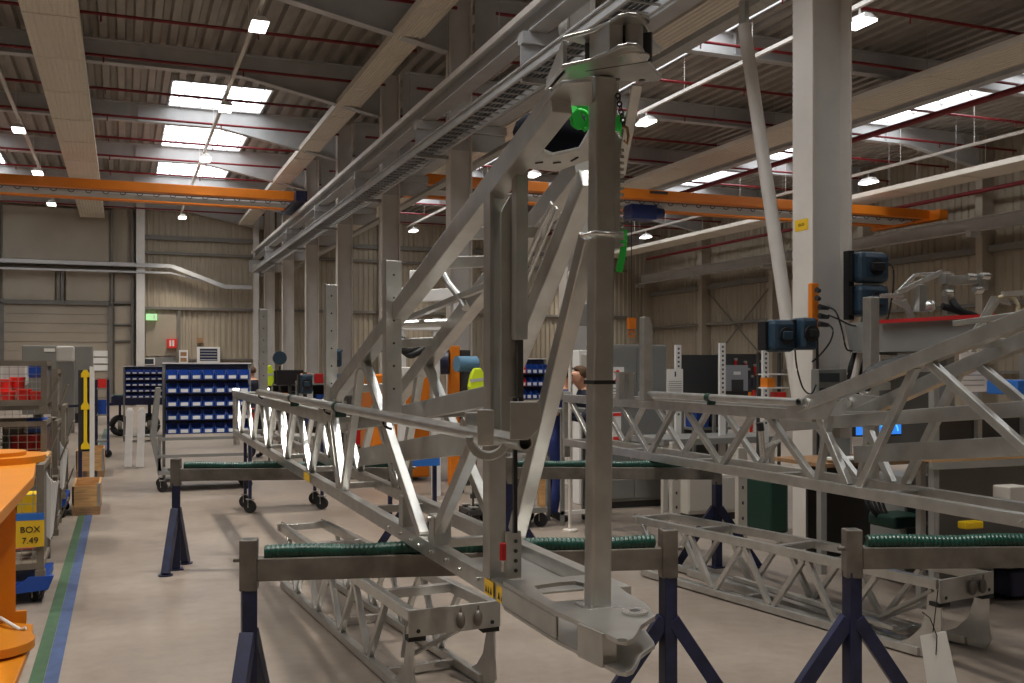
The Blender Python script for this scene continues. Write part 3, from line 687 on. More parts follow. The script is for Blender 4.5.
MB().path([pD(623, 126, 3.08), pD(627, 128, 3.08), pD(628.5, 136, 3.08), pD(627, 144, 3.08), pD(624, 140, 3.08)], .005, 6).build('snap_hook', mat('brass', (.35, .2, .07), .35, .8), t)
b = pD(558, 136, 3.9)
t = thing('canvas_bag', 'dark navy bag seen through the gap in the boom head', 'bag', b)
MB().ball(b, .19, 1.0, .6, .55).build('bag_body', dark_navy, t); MB().torus(b+V((0.05, 0, .08)), (0, 1, 0), .05, .008, 16, 6).build('bag_handle', dark_navy, t)
t = thing('bar_clamp', 'bar clamp with red handle fixed to the near end of the front boom', 'clamp', pD(514, 590, 3.25))
MB().bar(pD(515, 533, 3.24), pD(515, 398, 3.3), .012, .014, V((0, 1, 0))).build('bar', gloss_black, t); MB().cyl(pD(503, 543, 3.12), pD(503, 560, 3.12), .011, 10).build('handle', red_m, t); MB().cyl(pD(503, 560, 3.12), pD(503, 572, 3.12), .005, 8).build('screw', galv_b, t)
t = thing('bar_clamp', 'small red bar clamp on the far end of the front boom', 'clamp', pD(253, 447, 11.2))
MB().bar(pD(253, 447, 11.2), pD(253, 408, 11.2), .035, .05, V((0, 1, 0))).build('bar', redpl, t, .008)
MB().box(pD(250, 412, 11.25), pD(256, 409, 11.1)).build('jaw', dark_m, t)
# ------------------------------------------------------------------ stands (sawhorses)
def tripod(mb_parent, p, splay, dirn, navy=navy_m):
    MB().box((p.x-.034, p.y-.034, 0), (p.x+.034, p.y+.034, .75)).build('post', navy, mb_parent, .004)
    MB().box((p.x-.06, p.y-.06, 0), (p.x+.06, p.y+.06, .01)).build('foot', navy, mb_parent)
    for s in (-1, 1):
        q = V((p.x, p.y, 0))+dirn*splay*s
        MB().bar(V((p.x, p.y, .52))+dirn*.02*s, q+V((0, 0, .01)), .066, .066, V((0, 0, 1))).build('leg', navy, mb_parent, .004)
        MB().cyl(q, q+V((0, 0, .012)), .06, 14).build('foot', navy, mb_parent)
def stand(a, b, label, sa=None, sb=None, hose=green_h):
    a = V((a.x, a.y, 0)); b = V((b.x, b.y, 0)); d = (b-a).normalized(); nrm = V((-d.y, d.x, 0))
    t = thing('trestle_stand', label, 'trestle', (a+b)/2, 'steel trestles with green hose pads')
    for p, s in ((a, sa), (b, sb)):
        c = V((p.x, p.y, 0))
        m = MB().bar(c+V((0, 0, .72)), c+V((0, 0, .955)), .08, .08, nrm); m.build('sleeve', rawsteel, t, .006)
        MB().cyl(c+V((0, 0, .955)), c+V((0, 0, .956)), .028, 12).build('sleeve_hole', dark_m, t)
        tripod(t, c, .36, s)
        MB().cyl(c-d*.07+V((0, 0, .86)), c-d*.04+V((0, 0, .86)), .012, 6).build('bolt', rawsteel, t) if p is a else MB().cyl(c+d*.04+V((0, 0, .86)), c+d*.07+V((0, 0, .86)), .012, 6).build('bolt', rawsteel, t)
    MB().bar(a+d*.04+V((0, 0, .817)), b-d*.04+V((0, 0, .817)), .08, .105).build('beam', rawsteel, t, .005)
    # ribbed green hose slit over the beam
    m = MB(); L = (b-a).length-.14; n = 340; pts = []; rad = []
    p0 = a+d*.07+V((0, 0, .892)); k = 12
    for i in range(n+1):
        c = p0+d*L*i/n+V((0, 0, .004*math.sin(i*.06))); rr = .031+(.0032 if (i//2) % 2 else 0)
        m.v += [c+(nrm*math.cos(2*math.pi*j/k)+V((0, 0, 1))*math.sin(2*math.pi*j/k))*rr for j in range(k)]
    m.f = [[i*k+j, i*k+(j+1) % k, (i+1)*k+(j+1) % k, (i+1)*k+j] for i in range(n) for j in range(k)]+[list(range(k)), list(range(n*k, n*k+k))]; m.sm = [True]*len(m.f)
    m.build('green_hose', hose, t)
    return t
AX = V((SN, CS, 0)); AR = V((CS, -SN, 0))
stand(pD(249, 560, 4.6), pD(668, 560, 4.88), 'nearest steel trestle carrying the front end of the main boom', AX, AR)
stand(pD(176, 560, 8.6), pD(408, 560, 8.75), 'steel trestle at left in the middle of the aisle', AX*.72, AR)
stand(pD(508, 560, 8.75), pD(717, 560, 8.7), 'steel trestle behind the tall post under the far end of the right boom', AR, AR)
stand(pD(852, 560, 4.88), pD(1225, 560, 4.95), 'steel trestle in the right foreground with blue splayed legs', AR, AR)
# ------------------------------------------------------------------ short booms lying on the floor
def floor_boom(pn, pf, label, wd=.46):
    d = V((pf.x-pn.x, pf.y-pn.y, 0)); L = d.length; d = d/L; s = V((d.y, -d.x, 0))
    t = thing('floor_boom', label, 'steel boom', (pn.x, pn.y, 0), 'short galvanised booms lying on the floor')
    o = V((pn.x, pn.y, 0))
    def P(u, v, z): return o+s*u+d*v+V((0, 0, z))
    for u in (-wd/2, wd/2):
        MB().bar(P(u, .02, .46), P(u*.75, L, .46), .05, .06).build('top_rail', galv, t, .004)
        MB().bar(P(u, .15, .035), P(u*.8, L-.1, .035), .05, .05).build('bottom_rail', galv, t, .004)
        v = .75; k = 0
        while v < L-.2:
            q = u*(1-.2*v/L)
            MB().bar(P(q, v-.28, .43), P(q, v, .06), .035).build('diagonal_brace', galv, t, .003)
            MB().bar(P(q, v+.28, .43), P(q, v+.04, .06), .035).build('diagonal_brace', galv, t, .003); v += .6
        # curved end plate
        pts = [(0, .43), (.09, .43), (.10, .30), (.14, .18), (.22, .10), (.30, .06), (.30, .01), (.02, .01), (-.02, .08), (0, .2)]
        MB().prism([P(u-.006, v_, z_) for v_, z_ in pts], s*.012).build('curved_end_plate', galv, t, .002)
        MB().bar(P(u, .05, .42), P(u*.1, .7, .05), .05, .02).build('inner_brace', galv_d, t)
        MB().torus(P(u*.7, L, .50), s, .03, .008, 14, 6, 0, math.pi).build('lug', galv_b, t)
    for v in (.55, 1.35, 2.2, L-.02):
        MB().bar(P(-wd/2+.02, v, .46), P(wd/2-.02, v, .46), .05, .05).build('cross_member', galv, t, .003)
    for v in (.5, 1.7): MB().bar(P(-wd/2+.03, v, .035), P(wd/2-.03, v, .035), .04).build('cross_member', galv_b, t)
    MB().prism([P(-wd/2-.03, -.012, .355), P(wd/2+.03, -.012, .355), P(wd/2+.03, -.012, .495), P(-wd/2-.03, -.012, .495)], d*.014).build('end_plate', galv_d, t, .004)
    for u in (.02, .12):
        m = MB().ball(P(u, -.03, .42), .03, .8, .8, 1.5); m.cyl(P(u, -.03, .45), P(u, -.035, .49), .01, 8, .004); m.build('hook_bolt', rawsteel, t)
    for u in (-wd/2+.02, wd/2-.02):
        MB().cyl(P(u, -.016, .385), P(u, -.012, .385), .011, 10).build('hole', black_m, t)
        MB().box(P(u-.05, .0, .33)-V((0, 0, 0)), P(u+.05, .06, .355)).build('rubber_pad', black_m, t)
    return t
n1 = pZ(455, 605, .495); f1 = pZ(303, 522, .49)
floor_boom(n1, f1, 'short galvanised boom on the floor beneath the main boom')
n2 = pZ(966, 575, .495); f2 = pZ(652, 514, .49)
floor_boom(n2, f2, 'short galvanised boom on the floor at right with a hanging tag')
def tube(p0, p1, wd, name, label, cat='tube', m=galv, group=None):
    o = MB().bar(p0, p1, wd, wd*.8).build(name, m, None, .004); return tag(o, label, cat, group)
tube(pZ(655, 575, .03), pZ(872, 634, .03), .06, 'loose_steel_bar', 'loose galvanised bar lying outermost on the floor at right')
tube(pZ(690, 572, .03), pZ(905, 642, .03), .07, 'loose_steel_bar', 'loose galvanised bar lying against the right floor boom')
tube(pZ(735, 578, .11), pZ(895, 628, .11), .04, 'loose_steel_bar', 'thin galvanised bar resting across the floor bars at right')
p = pD(938, 650, 5.5); a = [pD(x, y, 5.45) for x, y in ((920, 636), (946, 631), (959, 690), (930, 700))]
t = thing('hanging_tag', 'blank pale tag tied to the right floor boom', 'tag', a[0])
MB().prism(a, AX*.003).build('card', paper, t); MB().path([pD(938, 590, 5.45), pD(935, 615, 5.44), pD(933, 632, 5.44)], .003, 5).build('string', black_m, t)
MB().path([pD(922, 612, 5.45), pD(930, 618, 5.44), pD(937, 636, 5.44), pD(936, 655, 5.44)], .003, 5).build('string', black_m, t)
# ================================================================== EQUIPMENT AROUND THE BOOMS
def span(pxL, pyT, pxR, pyB, Z):
    "front face (facing -Y) of a box: left x, right x, y, bottom z, top z"
    a = pD(pxL, pyB, Z); b = pY(pxR, pyT, a.y); return a.x, b.x, a.y, a.z, b.z
def ctr(pxL, pyT, pxR, pyB, Z):
    a = pD(pxL, pyT, Z); return a
# -- blue bins: one template, every bin its own object
def make_bin(w_, d_, h_, label):
    t = thing('storage_bin', label, 'bin', (0, 0, 0))
    m = MB(); th = .004
    m.box((-w_/2, 0, 0), (w_/2, d_, th)); m.box((-w_/2, d_-th, 0), (w_/2, d_, h_))
    m.box((-w_/2, 0, 0), (w_/2, th, h_*.55))
    for s in (-1, 1): m.prism([(s*w_/2, 0, 0), (s*w_/2, d_, 0), (s*w_/2, d_, h_), (s*w_/2, d_*.35, h_), (s*w_/2, 0, h_*.55)], (-s*th, 0, 0))
    m.build('shell', blue_bin, t)
    MB().box((-w_*.33, -.002, h_*.08), (w_*.33, -.0005, h_*.42)).build('label_card', paper, t)
    return t
ORD = ['first', 'second', 'third', 'fourth', 'fifth', 'sixth', 'seventh', 'eighth']
def bin_rack(px0, py0, px1, py1, Z, cols, rws, label, gname, skip=(), wheels=False, zlow=0):
    xa, xb, y, za, zb = span(px0, py0, px1, py1, Z)
    t = thing('bin_rack', label, 'rack', ((xa+xb)/2, y+.3, zlow))
    MB().box((xa, y+.24, za-.02), (xb, y+.26, zb+.03)).build('back_panel', navy_m, t)
    for x in (xa-.02, xb+.02): MB().box((x-.02, y+.22, zlow+(.12 if wheels else 0)), (x+.02, y+.28, zb+.03)).build('post', grey_cab, t)
    MB().box((xa-.04, y+.2, zb+.03), (xb+.04, y+.3, zb+.05)).build('top_rail', white_m, t)
    if zlow == 0: MB().box((xa-.03, y+.0, zlow+.1), (xb+.03, y+.5, zlow+.14)).build('base_shelf', grey_cab, t)
    cw = (xb-xa)/cols; rh = (zb-za)/rws; first = None
    for r in range(rws):
        MB().box((xa, y+.20, za+rh*r-.012), (xb, y+.245, za+rh*r-.004)).build('louvre', grey_cab, t)
        for c in range(cols):
            if (r, c) in skip: continue
            lab = 'blue bin, %s row from top, %s from left, %s' % (ORD[rws-1-r], ORD[c], gname)
            loc = (xa+cw*(c+.5), y, za+rh*r)
            if first is None:
                first = make_bin(cw*.92, .19, rh*.72, lab); first.location = loc; first['group'] = 'bins on the '+gname
            else: clone(first, loc, None, lab, 'bins on the '+gname)
    return xa, xb, y, za, zb, t
r1 = bin_rack(166, 366, 250, 434, 14.2, 7, 5, 'wide rack of large blue bins behind the aisle trolley', 'wide blue bin rack')
x, xb_, y, za, zb, t = r1
r2 = bin_rack(125, 368, 163, 398, 23.0, 6, 5, 'smaller rack of little blue bins left of the wide one', 'small blue bin rack')
r3 = bin_rack(515, 361, 549, 399, 17.0, 6, 3, 'rack of red and blue bins between the struts right of centre', 'far rack among the struts')
# red bins on that rack
xa, xb, y3, za, zb, t3 = r3
for o in list(sc.objects):
    if o.get('group') == 'bins on the far rack among the struts' and o.location.x < xa+(xb-xa)*.34 and o.location.z > za+.1:
        o['label'] = o['label'].replace('blue', 'red')
        for c in o.children:
            if c.name.startswith('shell'): c.data = c.data.copy() if False else c.data; c.material_slots[0].link = 'OBJECT'; c.material_slots[0].material = redpl
# -- casters
def caster(p, par, r=.075, sw=0):
    c = V((p[0], p[1], r)); h = p[2]
    w_ = MB().cyl(c+V((-.012, -.016, 0)), c+V((.012, .016, 0)), r, 18).build('wheel', black_m, par)
    m = MB().box((c.x-.028, c.y-.02, r-.01), (c.x-.022, c.y+.02, r*2+.012)); m.box((c.x+.022, c.y-.02, r-.01), (c.x+.028, c.y+.02, r*2+.012)); m.box((c.x-.045, c.y-.045, r*2+.01), (c.x+.045, c.y+.045, r*2+.02)); m.build('caster_fork', galv_d, par)
    MB().cyl(c+V((-.03, 0, 0)), c+V((.03, 0, 0)), .012, 8).build('axle', galv_b, par)
def trolley(px0, px1, pyw, Z, depth, label, zd=.22, col=grey_cab, h=0.0, hm=None):
    a = pZ(px0, pyw, 0); b = pY(px1, 400, a.y); xa, xb, y = a.x, b.x, a.y
    t = thing('trolley', label, 'trolley', ((xa+xb)/2, y+depth/2, 0))
    MB().box((xa, y, zd-.06), (xb, y+depth, zd)).build('deck', col, t, .005)
    for x in (xa+.06, xb-.06):
        for yy in (y+.06, y+depth-.06): caster((x, yy, 0), t)
    if h:
        for x in (xa+.02, xb-.02):
            for yy in (y+.03, y+depth-.03): MB().box((x-.02, yy-.02, zd), (x+.02, yy+.02, h)).build('post', hm or col, t)
        MB().box((xa, y, h-.04), (xb, y+depth, h)).build('top_frame', col, t)
    return xa, xb, y, t
xa, xb, y, t = trolley(158, 252, 493, 13, .6, 'grey wheeled trolley with side frames behind the left trestle', .30)
MB().box((xa, y-.02, .48), (xb, y+.04, .52)).build('rail', grey_cab, t); MB().box((xa, y-.02, .72), (xb, y+.04, .76)).build('rail', grey_cab, t)
for x in (xa+.02, xb-.02): MB().box((x-.02, y, .30), (x+.02, y+.05, .78)).build('upright', grey_cab, t)
MB().prism([(xa, y, .3), (xa-.10, y, .75), (xa-.02, y, 1.45), (xa+.04, y, 1.45), (xa-.02, y, .75), (xa+.05, y, .3)], (0, .5, 0)).build('end_bracket', grey_cab, t)
def navy_cart(px0, px1, pyw, label, h=.85):
    a = pZ(px0, pyw, 0); b = pY(px1, 400, a.y); t = thing('blue_cart', label, 'cart', ((a.x+b.x)/2, a.y, 0))
    for x in (a.x, b.x):
        for yy in (a.y, a.y+.5):
            MB().box((x-.018, yy-.018, .14), (x+.018, yy+.018, h)).build('leg', navy_m, t); caster((x, yy, 0), t)
    MB().box((a.x-.03, a.y-.03, h), (b.x+.03, a.y+.53, h+.04)).build('tray', grey_cab, t)
    return t
navy_cart(250, 322, 513, 'blue legged cart on casters under the far part of the main boom', .86)
t = thing('blue_cart', 'flat blue cart deck seen through the main boom', 'cart', pZ(415, 500, 0))
a = pD(388, 458, 10.5); b = pY(440, 452, a.y); MB().box((a.x, a.y, a.z-.1), (b.x, a.y+.6, b.z-.05)).build('tray', blue_pale, t)
for x in (a.x+.04, b.x-.04): MB().box((x-.02, a.y+.05, .1), (x+.02, a.y+.09, a.z-.08)).build('leg', navy_m, t); caster((x, a.y+.07, 0), t)
# white trestle legs in the aisle
for (px, lab) in ((128, 'left white A-frame leg of the light stand in the aisle'), (140, 'right white A-frame leg of the light stand in the aisle')):
    a = pZ(px, 468, 0); t = thing('white_stand', lab, 'stand', a)
    m = MB().bar(a+V((0, 0, .02)), a+V((.03, 0, 1.0)), .12, .07); m.build('leg', white_m, t); MB().bar(a+V((0, .5, .02)), a+V((.03, .1, 1.0)), .06, .05).build('leg', white_m, t)
    MB().bar(a+V((.03, .0, 1.0)), a+V((.03, .1, 1.0)), .08, .06).build('head', white_m, t); MB().bar(a+V((.015, 0, .5)), a+V((.015, .3, .5)), .03).build('brace', white_m, t)
# blue flat wagon with wheel
a = pZ(150, 436, 0); t = thing('flat_wagon', 'dark blue flat wagon with a rubber tyre in the back aisle', 'wagon', a)
MB().box((a.x-.9, a.y, .78), (a.x+.5, a.y+1.2, 1.0)).build('deck', navy_m, t); MB().box((a.x-.85, a.y+.05, 1.0), (a.x+.45, a.y+1.15, 1.02)).build('mat', teal_m, t)
for (dx, dy) in ((0, .2), (0, 1.0), (-.7, .2)):
    MB().torus((a.x+dx, a.y+dy, .27), (.35, 1, 0), .19, .08, 20, 8).build('tyre', black_m, t); MB().cyl((a.x+dx-.05, a.y+dy, .27), (a.x+dx+.05, a.y+dy, .27), .13, 14).build('rim', grey_cab, t); MB().box((a.x+dx-.03, a.y+dy-.03, .27), (a.x+dx+.03, a.y+dy+.03, .8)).build('fork', navy_m, t)
MB().bar((a.x-.9, a.y+.3, .8), (a.x-2.3, a.y+.1, .75), .08, .06).build('drawbar', navy_m, t)
# ------------------------------------------------------------------ stacks of mesh crates at the left
def crate(x0, x1, y0, y1, z0, z1, label, fill=None, group='wire mesh crates at the left', doorcut=True):
    t = thing('mesh_crate', label, 'crate', ((x0+x1)/2, (y0+y1)/2, z0), group); s = .05
    for x in (x0, x1-s):
        for yy in (y0, y1-s): MB().box((x, yy, z0), (x+s, yy+s, z1)).build('post', cage_m, t)
    for z in (z0+.05, z1-s):
        for yy in (y0, y1-s): MB().box((x0+.02, yy+.004, z), (x1-.02, yy+s-.004, z+s-.004)).build('rail', cage_m, t)
        for x in (x0, x1-s): MB().box((x+.004, y0+.02, z+.002), (x+s-.004, y1-.02, z+s-.006)).build('rail', cage_m, t)
    MB().box((x0+.06, y0+.06, z0+.055), (x1-.06, y1-.06, z0+.07)).build('floor_sheet', cage_m, t)
    m = MB(); x = x0+.1
    while x < x1-.05: m.box((x-.0025, y0+.02, z0+.08), (x+.0025, y0+.025, z1-.03)); x += .075
    z = z0+.14
    while z < z1-.05: m.box((x0, y0+.025, z-.0025), (x1, y0+.03, z+.0025)); z += .065
    m.build('front_mesh', galv_d, t)
    m = MB(); yy = y0+.1
    while yy < y1-.05: m.box((x1-.025, yy-.003, z0+.08), (x1-.02, yy+.003, z1-.03)); yy += .075
    z = z0+.14
    while z < z1-.05: m.box((x1-.03, y0, z-.003), (x1-.025, y1, z+.003)); z += .065
    m.build('side_mesh', galv_d, t)
    if doorcut: MB().prism([(x1, y0+.25, z0+.10), (x1, y1-.15, z0+.10), (x1+.07, y1-.15, z0+.30), (x1+.07, y0+.25, z0+.30)], (.015, 0, .0)).build('side_flap', cage_m, t)
    for x in (x0, x1-s): MB().box((x-.01, y0-.02, z0-.02), (x+s+.01, y0+.06, z0+.045)).build('foot', cage_m, t)
    return t
xr = -.66
def stack(ya, yb, levels, nm, x0=-1.9, dx=0):
    for i, (z0, z1) in enumerate(levels):
        crate(x0+dx, xr+dx, ya, yb, z0, z1, 'taupe wire mesh crate, %s level of the %s' % (['lowest', 'second', 'third', 'top'][i] if i < len(levels)-1 else 'top', nm))
pf = pD(50, 408, 9.3).y
stack(pf, pf+.8, [(.02, .27), (.32, .78), (.84, 1.24), (1.34, 1.80)], 'nearest tall crate stack')
stack(pf+1.1, pf+1.9, [(.02, .6), (.65, 1.18), (1.25, 1.72)], 'crate stack just behind the nearest', dx=.03)
stack(pf+2.3, pf+3.1, [(.25, .75), (.8, 1.3)], 'third crate stack along the aisle', dx=.04)
# contents
def clutter(items):
    for (px0, py0, px1, py1, Z, dep, name, label, cat, m) in items:
        xa, xb, y, za, zb = span(px0, py0, px1, py1, Z)
        b = min(xb-xa, zb-za)*.12
        tag(MB().box((xa, y, za), (xb, y+dep, zb)).build(name, m, None, b), label, cat)
clutter([(28, 362, 47, 378, 9.6, .25, 'blue_tote', 'dark blue tote inside the top mesh crate', 'tote', blue_bin),
 (0, 362, 26, 386, 9.9, .3, 'wrapped_part', 'white wrapped part at the back of the top mesh crate', 'part', paper),
 (26, 418, 47, 433, 9.6, .25, 'blue_tote', 'dark blue tote in the third level mesh crate', 'tote', blue_bin),
 (10, 434, 47, 455, 9.55, .3, 'dark_red_box', 'dark red box behind the mesh of the third level crate', 'box', red_m),
 (2, 425, 24, 452, 9.7, .3, 'grey_sack', 'grey sack behind the mesh of the third level crate', 'sack', grey_cab),
 (0, 455, 48, 470, 8.8, .5, 'plywood_sheet', 'sheet of pale wood leaning on the crates', 'board', wood_m)])
for i, (px, py, Z) in enumerate(((4, 386, 9.6), (18, 384, 9.7), (24, 396, 9.55), (38, 398, 9.5), (8, 398, 9.55))):
    p = pD(px, py, Z); t = thing('red_fitting', 'red plastic fitting in the top mesh crate, %s from the left' % ['first', 'third', 'fourth', 'fifth', 'second'][i], 'fitting', p-V((0, 0, .06)), 'red fittings in the top mesh crate')
    MB().cyl(p-V((0, 0, .06)), p+V((0, 0, .05)), .055, 14, .065).build('body', redpl, t); MB().cyl(p+V((0, 0, .05)), p+V((0, 0, .065)), .07, 14).build('rim', redpl, t)
# near cage with the yellow sign
yf = pD(46, 530, 7.4).y; xr2 = pD(44, 530, 7.4).x
crate(xr2-1.0, xr2, yf, yf+.75, .20, 1.02, 'low wire crate on blue wheels carrying the yellow sign', doorcut=False)
t = thing('blue_dolly', 'blue wheeled dolly under the low wire crate', 'dolly', (xr2-.5, yf+.35, 0))
MB().box((xr2-1.0, yf, .10), (xr2+.02, yf+.75, .16)).build('frame', blue_bin, t)
MB().prism([(xr2-.25, yf-.03, .08), (xr2+.03, yf-.03, .10), (xr2+.07, yf-.03, .20), (xr2-.1, yf-.03, .20)], (0, .05, 0)).build('corner', blue_bin, t)
for (x, yy) in ((xr2-.06, yf+.08), (xr2-.06, yf+.67), (xr2-.9, yf+.08)): caster((x, yy, 0), t, .038)
t = thing('box_sign', 'yellow sign with black writing on the low wire crate', 'sign', (xr2-.1, yf-.01, .45))
xa, xb, y, za, zb = span(17, 518, 45, 546, 7.38)
MB().box((xa, yf-.03, za), (xb, yf-.022, zb)).build('board', sticker_y, t); MB().box((xa, yf-.032, zb), (xb, yf-.02, zb+.05)).build('header', blue_pale, t)
text('BOX', 'writing', black_m, t, ((xa+xb)/2, yf-.034, zb-.07), .065, (math.pi/2, 0, 0)); text('7.49', 'writing', black_m, t, ((xa+xb)/2, yf-.034, zb-.15), .065, (math.pi/2, 0, 0))
xa, xb, y, za, zb = span(17, 495, 36, 514, 7.9); tag(MB().box((xa, y, za), (xb, y+.3, zb)).build('yellow_tote', yellow_m), 'yellow tote inside the low wire crate', 'tote')
xa, xb, y, za, zb = span(16, 548, 34, 572, 7.6); tag(MB().box((xa, y, .35), (xb, y+.3, zb)).build('red_box', red_m), 'red box low in the wire crate below the sign', 'box')
# second dolly wheels further along
t = thing('blue_dolly', 'blue wheeled dolly under the third crate stack', 'dolly', (xr-.4, pf+2.6, 0))
MB().box((xr-1.2, pf+2.3, .14), (xr+.06, pf+3.1, .24)).build('frame', blue_bin, t)
for yy in (pf+2.4, pf+3.0): caster((xr, yy, 0), t, .06)
for k, (yy, xr) in enumerate(((yf+.25, xr2), (pf+1.5, xr+.03))):
    t = thing('folded_bags', ['white folded bags hanging on the near crate corner', 'white folded bags hanging between the crate stacks'][k], 'bags', (xr+.05, yy, .45))
    for j in range(4): MB().prism([(xr+.0+.01*j, yy+.09*j, .95-.05*j), (xr+.04+.01*j, yy+.09*j, .85), (xr+.03, yy+.09*j, .42), (xr-.0, yy+.09*j, .45)], (0, .02, 0)).build('bag', white_m, t, .004)
# pallet with collar, and another
def pallet_box(px0, px1, pyb, Zd, label, hb=.22):
    a = pZ(px0, pyb, 0); b = pY(px1, 400, a.y); t = thing('pallet_box', label, 'pallet', ((a.x+b.x)/2, a.y+.4, 0))
    for x in (a.x, (a.x+b.x)/2-.05, b.x-.1): MB().box((x, a.y, 0), (x+.1, a.y+Zd, .1)).build('block', wood_d, t)
    for k in range(5): MB().box((a.x, a.y+k*(Zd-.1)/4, .1), (b.x, a.y+k*(Zd-.1)/4+.1, .122)).build('board', wood_m, t)
    for (p, q) in (((a.x, a.y), (b.x, a.y+.02)), ((a.x, a.y+Zd-.02), (b.x, a.y+Zd)), ((a.x, a.y), (a.x+.02, a.y+Zd)), ((b.x-.02, a.y), (b.x, a.y+Zd))): MB().box((*p, .122), (*q, .122+hb)).build('collar_board', wood_m, t)
    for x in (b.x, ): MB().box((x-.03, a.y-.005, .1), (x+.005, a.y+.05, .15+hb)).build('corner_hinge', galv_d, t)
    return t
pallet_box(72, 100, 516, 1.0, 'pale timber pallet box at the end of the painted floor lines')
pallet_box(76, 104, 478, 1.1, 'darker pallet box further along beside the floor lines', .3)
# barrier panel with yellow rod and posts
xa, xb, y, za, zb = span(78, 370, 92, 452, 13.6)
t = thing('tool_stand', 'narrow dark panel holding a long yellow rod tool', 'panel', ((xa+xb)/2, y, 0))
MB().box((xa, y+.05, za), (xb, y+.09, zb)).build('board', peg_m, t); MB().box((xb-.03, y, 0), (xb+.03, y+.06, zb+.05)).build('post', white_st, t); MB().box((xa, y+.04, 0), (xa+.05, y+.09, za)).build('post', navy_m, t)
c = pD(85, 410, 13.5); h_ = (452-372)/1000*13.5/2
m = MB().box((c.x-.022, y+.004, c.z-h_+.01), (c.x+.022, y+.02, c.z+h_-.01))
for z in (c.z-h_, c.z, c.z+h_-.1): m.prism([(c.x-.055, y, z), (c.x+.055, y, z), (c.x+.055, y, z+.05), (c.x+.022, y, z+.10), (c.x-.022, y, z+.10), (c.x-.055, y, z+.05)], (0, .03, 0))
m.build('yellow_rod', yellow_m, t)
# orange machine part in the left foreground
t = thing('orange_machine_part', 'large orange machine part with round plates at the left edge', 'machine part', pD(0, 683, 3.9)*V((1, 1, 0)) if False else (pD(0, 600, 3.9).x, pD(0, 600, 3.9).y, 0))
def zplate(pts, z, th, name, m=orange_p): MB().prism([pZ(px, py, z) for px, py in pts], (0, 0, -th)).build(name, m, t, .004)
zplate([(-60, 465), (20, 459), (24, 456), (36, 463), (34, 476), (0, 512), (-60, 560)], 1.38, .035, 'top_plate')
c = pZ(-8, 462, 1.38); MB().cyl(c, c+V((0, 0, .025)), .19, 40).build('round_plate', orange_p, t); MB().cyl(c+V((0, 0, .025)), c+V((0, 0, .04)), .12, 32).build('hub_ring', orange_p, t)
a = pZ(0, 500, 1.36); b = pZ(16, 492, 1.36)
a = pD(-30, 500, 3.9); b = pD(16, 492, 3.95)
MB().prism([(a.x, a.y, .6), (b.x, b.y, .6), (b.x, b.y, 1.345), (a.x, a.y, 1.345)], (-.02, .03, 0)).build('side_wall', orange_p, t, .003)
zplate([(-70, 640), (10, 622), (33, 624), (32, 640), (12, 690), (-70, 760)], .74, .03, 'bottom_plate')
c = pZ(-12, 650, .75); MB().cyl(c, c+V((0, 0, .03)), .15, 36).build('round_plate', orange_p, t)
a = pD(18, 614, 3.95); MB().box((a.x-.02, a.y, a.z-.05), (a.x+.03, a.y+.02, a.z+.01)).build('lug', orange_p, t); MB().path([pD(0, 618, 3.9), pD(10, 624, 3.85), pD(20, 630, 3.82), pD(26, 628, 3.82)], .008, 6).build('white_hose', paper, t)
MB().box((a.x-.35, a.y-.1, 0), (a.x-.25, a.y+.0, .72)).build('leg', dark_m, t); MB().box((a.x-.12, a.y+.1, 0), (a.x-.06, a.y+.16, .72)).build('leg', dark_m, t)
# grey container and goods at the back left
xa, xb, y, za, zb = span(22, 346, 92, 400, 30)
t = thing('grey_container', 'long grey container standing before the roller door', 'container', ((xa+xb)/2, y, 0)); MB().box((xa, y, .3), (xb, y+1.5, zb)).build('body', grey_cab, t, .02)
for x in (xa+.3, xb-.5): MB().box((x, y+.1, 0), (x+.2, y+1.3, .3)).build('skid', dark_m, t)
MB().box((xa+.6, y-.02, zb-.18), (xa+.9, y, zb-.08)).build('door_plate', paper, t)
xa, xb, y, za, zb = span(56, 346, 74, 362, 26)
t = thing('wrapped_machine', 'white wrapped machine on top of the goods at left', 'machine', ((xa+xb)/2, y, 0)); MB().box((xa, y, 0), (xb, y+.5, za)).build('pedestal', grey_cab, t); MB().box((xa, y, za), (xb, y+.5, zb)).build('wrap', paper, t, .05)
for k in range(3):
    xa, xb, y, za, zb = span(92, 351+7*k, 110, 356.5+7*k, 44.5); tag(MB().box((xa, Y1-.26, za), (xb, Y1-.225, zb)).build('door_sign', paper), 'white plate on the roller door, %s of three' % ['topmost', 'middle', 'lowest'][k], 'sign')
# shelves / clutter on the left between the aisle and the wall
xa, xb, y, za, zb = span(96, 380, 108, 440, 19)
t = thing('tool_cart', 'small cart with red and blue goods behind the yellow rod', 'cart', ((xa+xb)/2, y, 0))
for x in (xa, xb): MB().box((x-.02, y, .1), (x+.02, y+.04, zb)).build('post', navy_m, t); MB().box((x-.02, y+.5, .1), (x+.02, y+.54, zb)).build('post', navy_m, t); caster((x, y+.05, 0), t)
for z in (.3, .8, 1.3): MB().box((xa, y, z), (xb, y+.5, z+.03)).build('shelf', grey_cab, t)
MB().box((xa+.03, y+.1, 1.33), (xb-.03, y+.4, 1.5)).build('red_goods', redpl, t); MB().box((xa+.03, y+.1, .83), (xb-.03, y+.4, 1.1)).build('blue_goods', blue_bin, t)
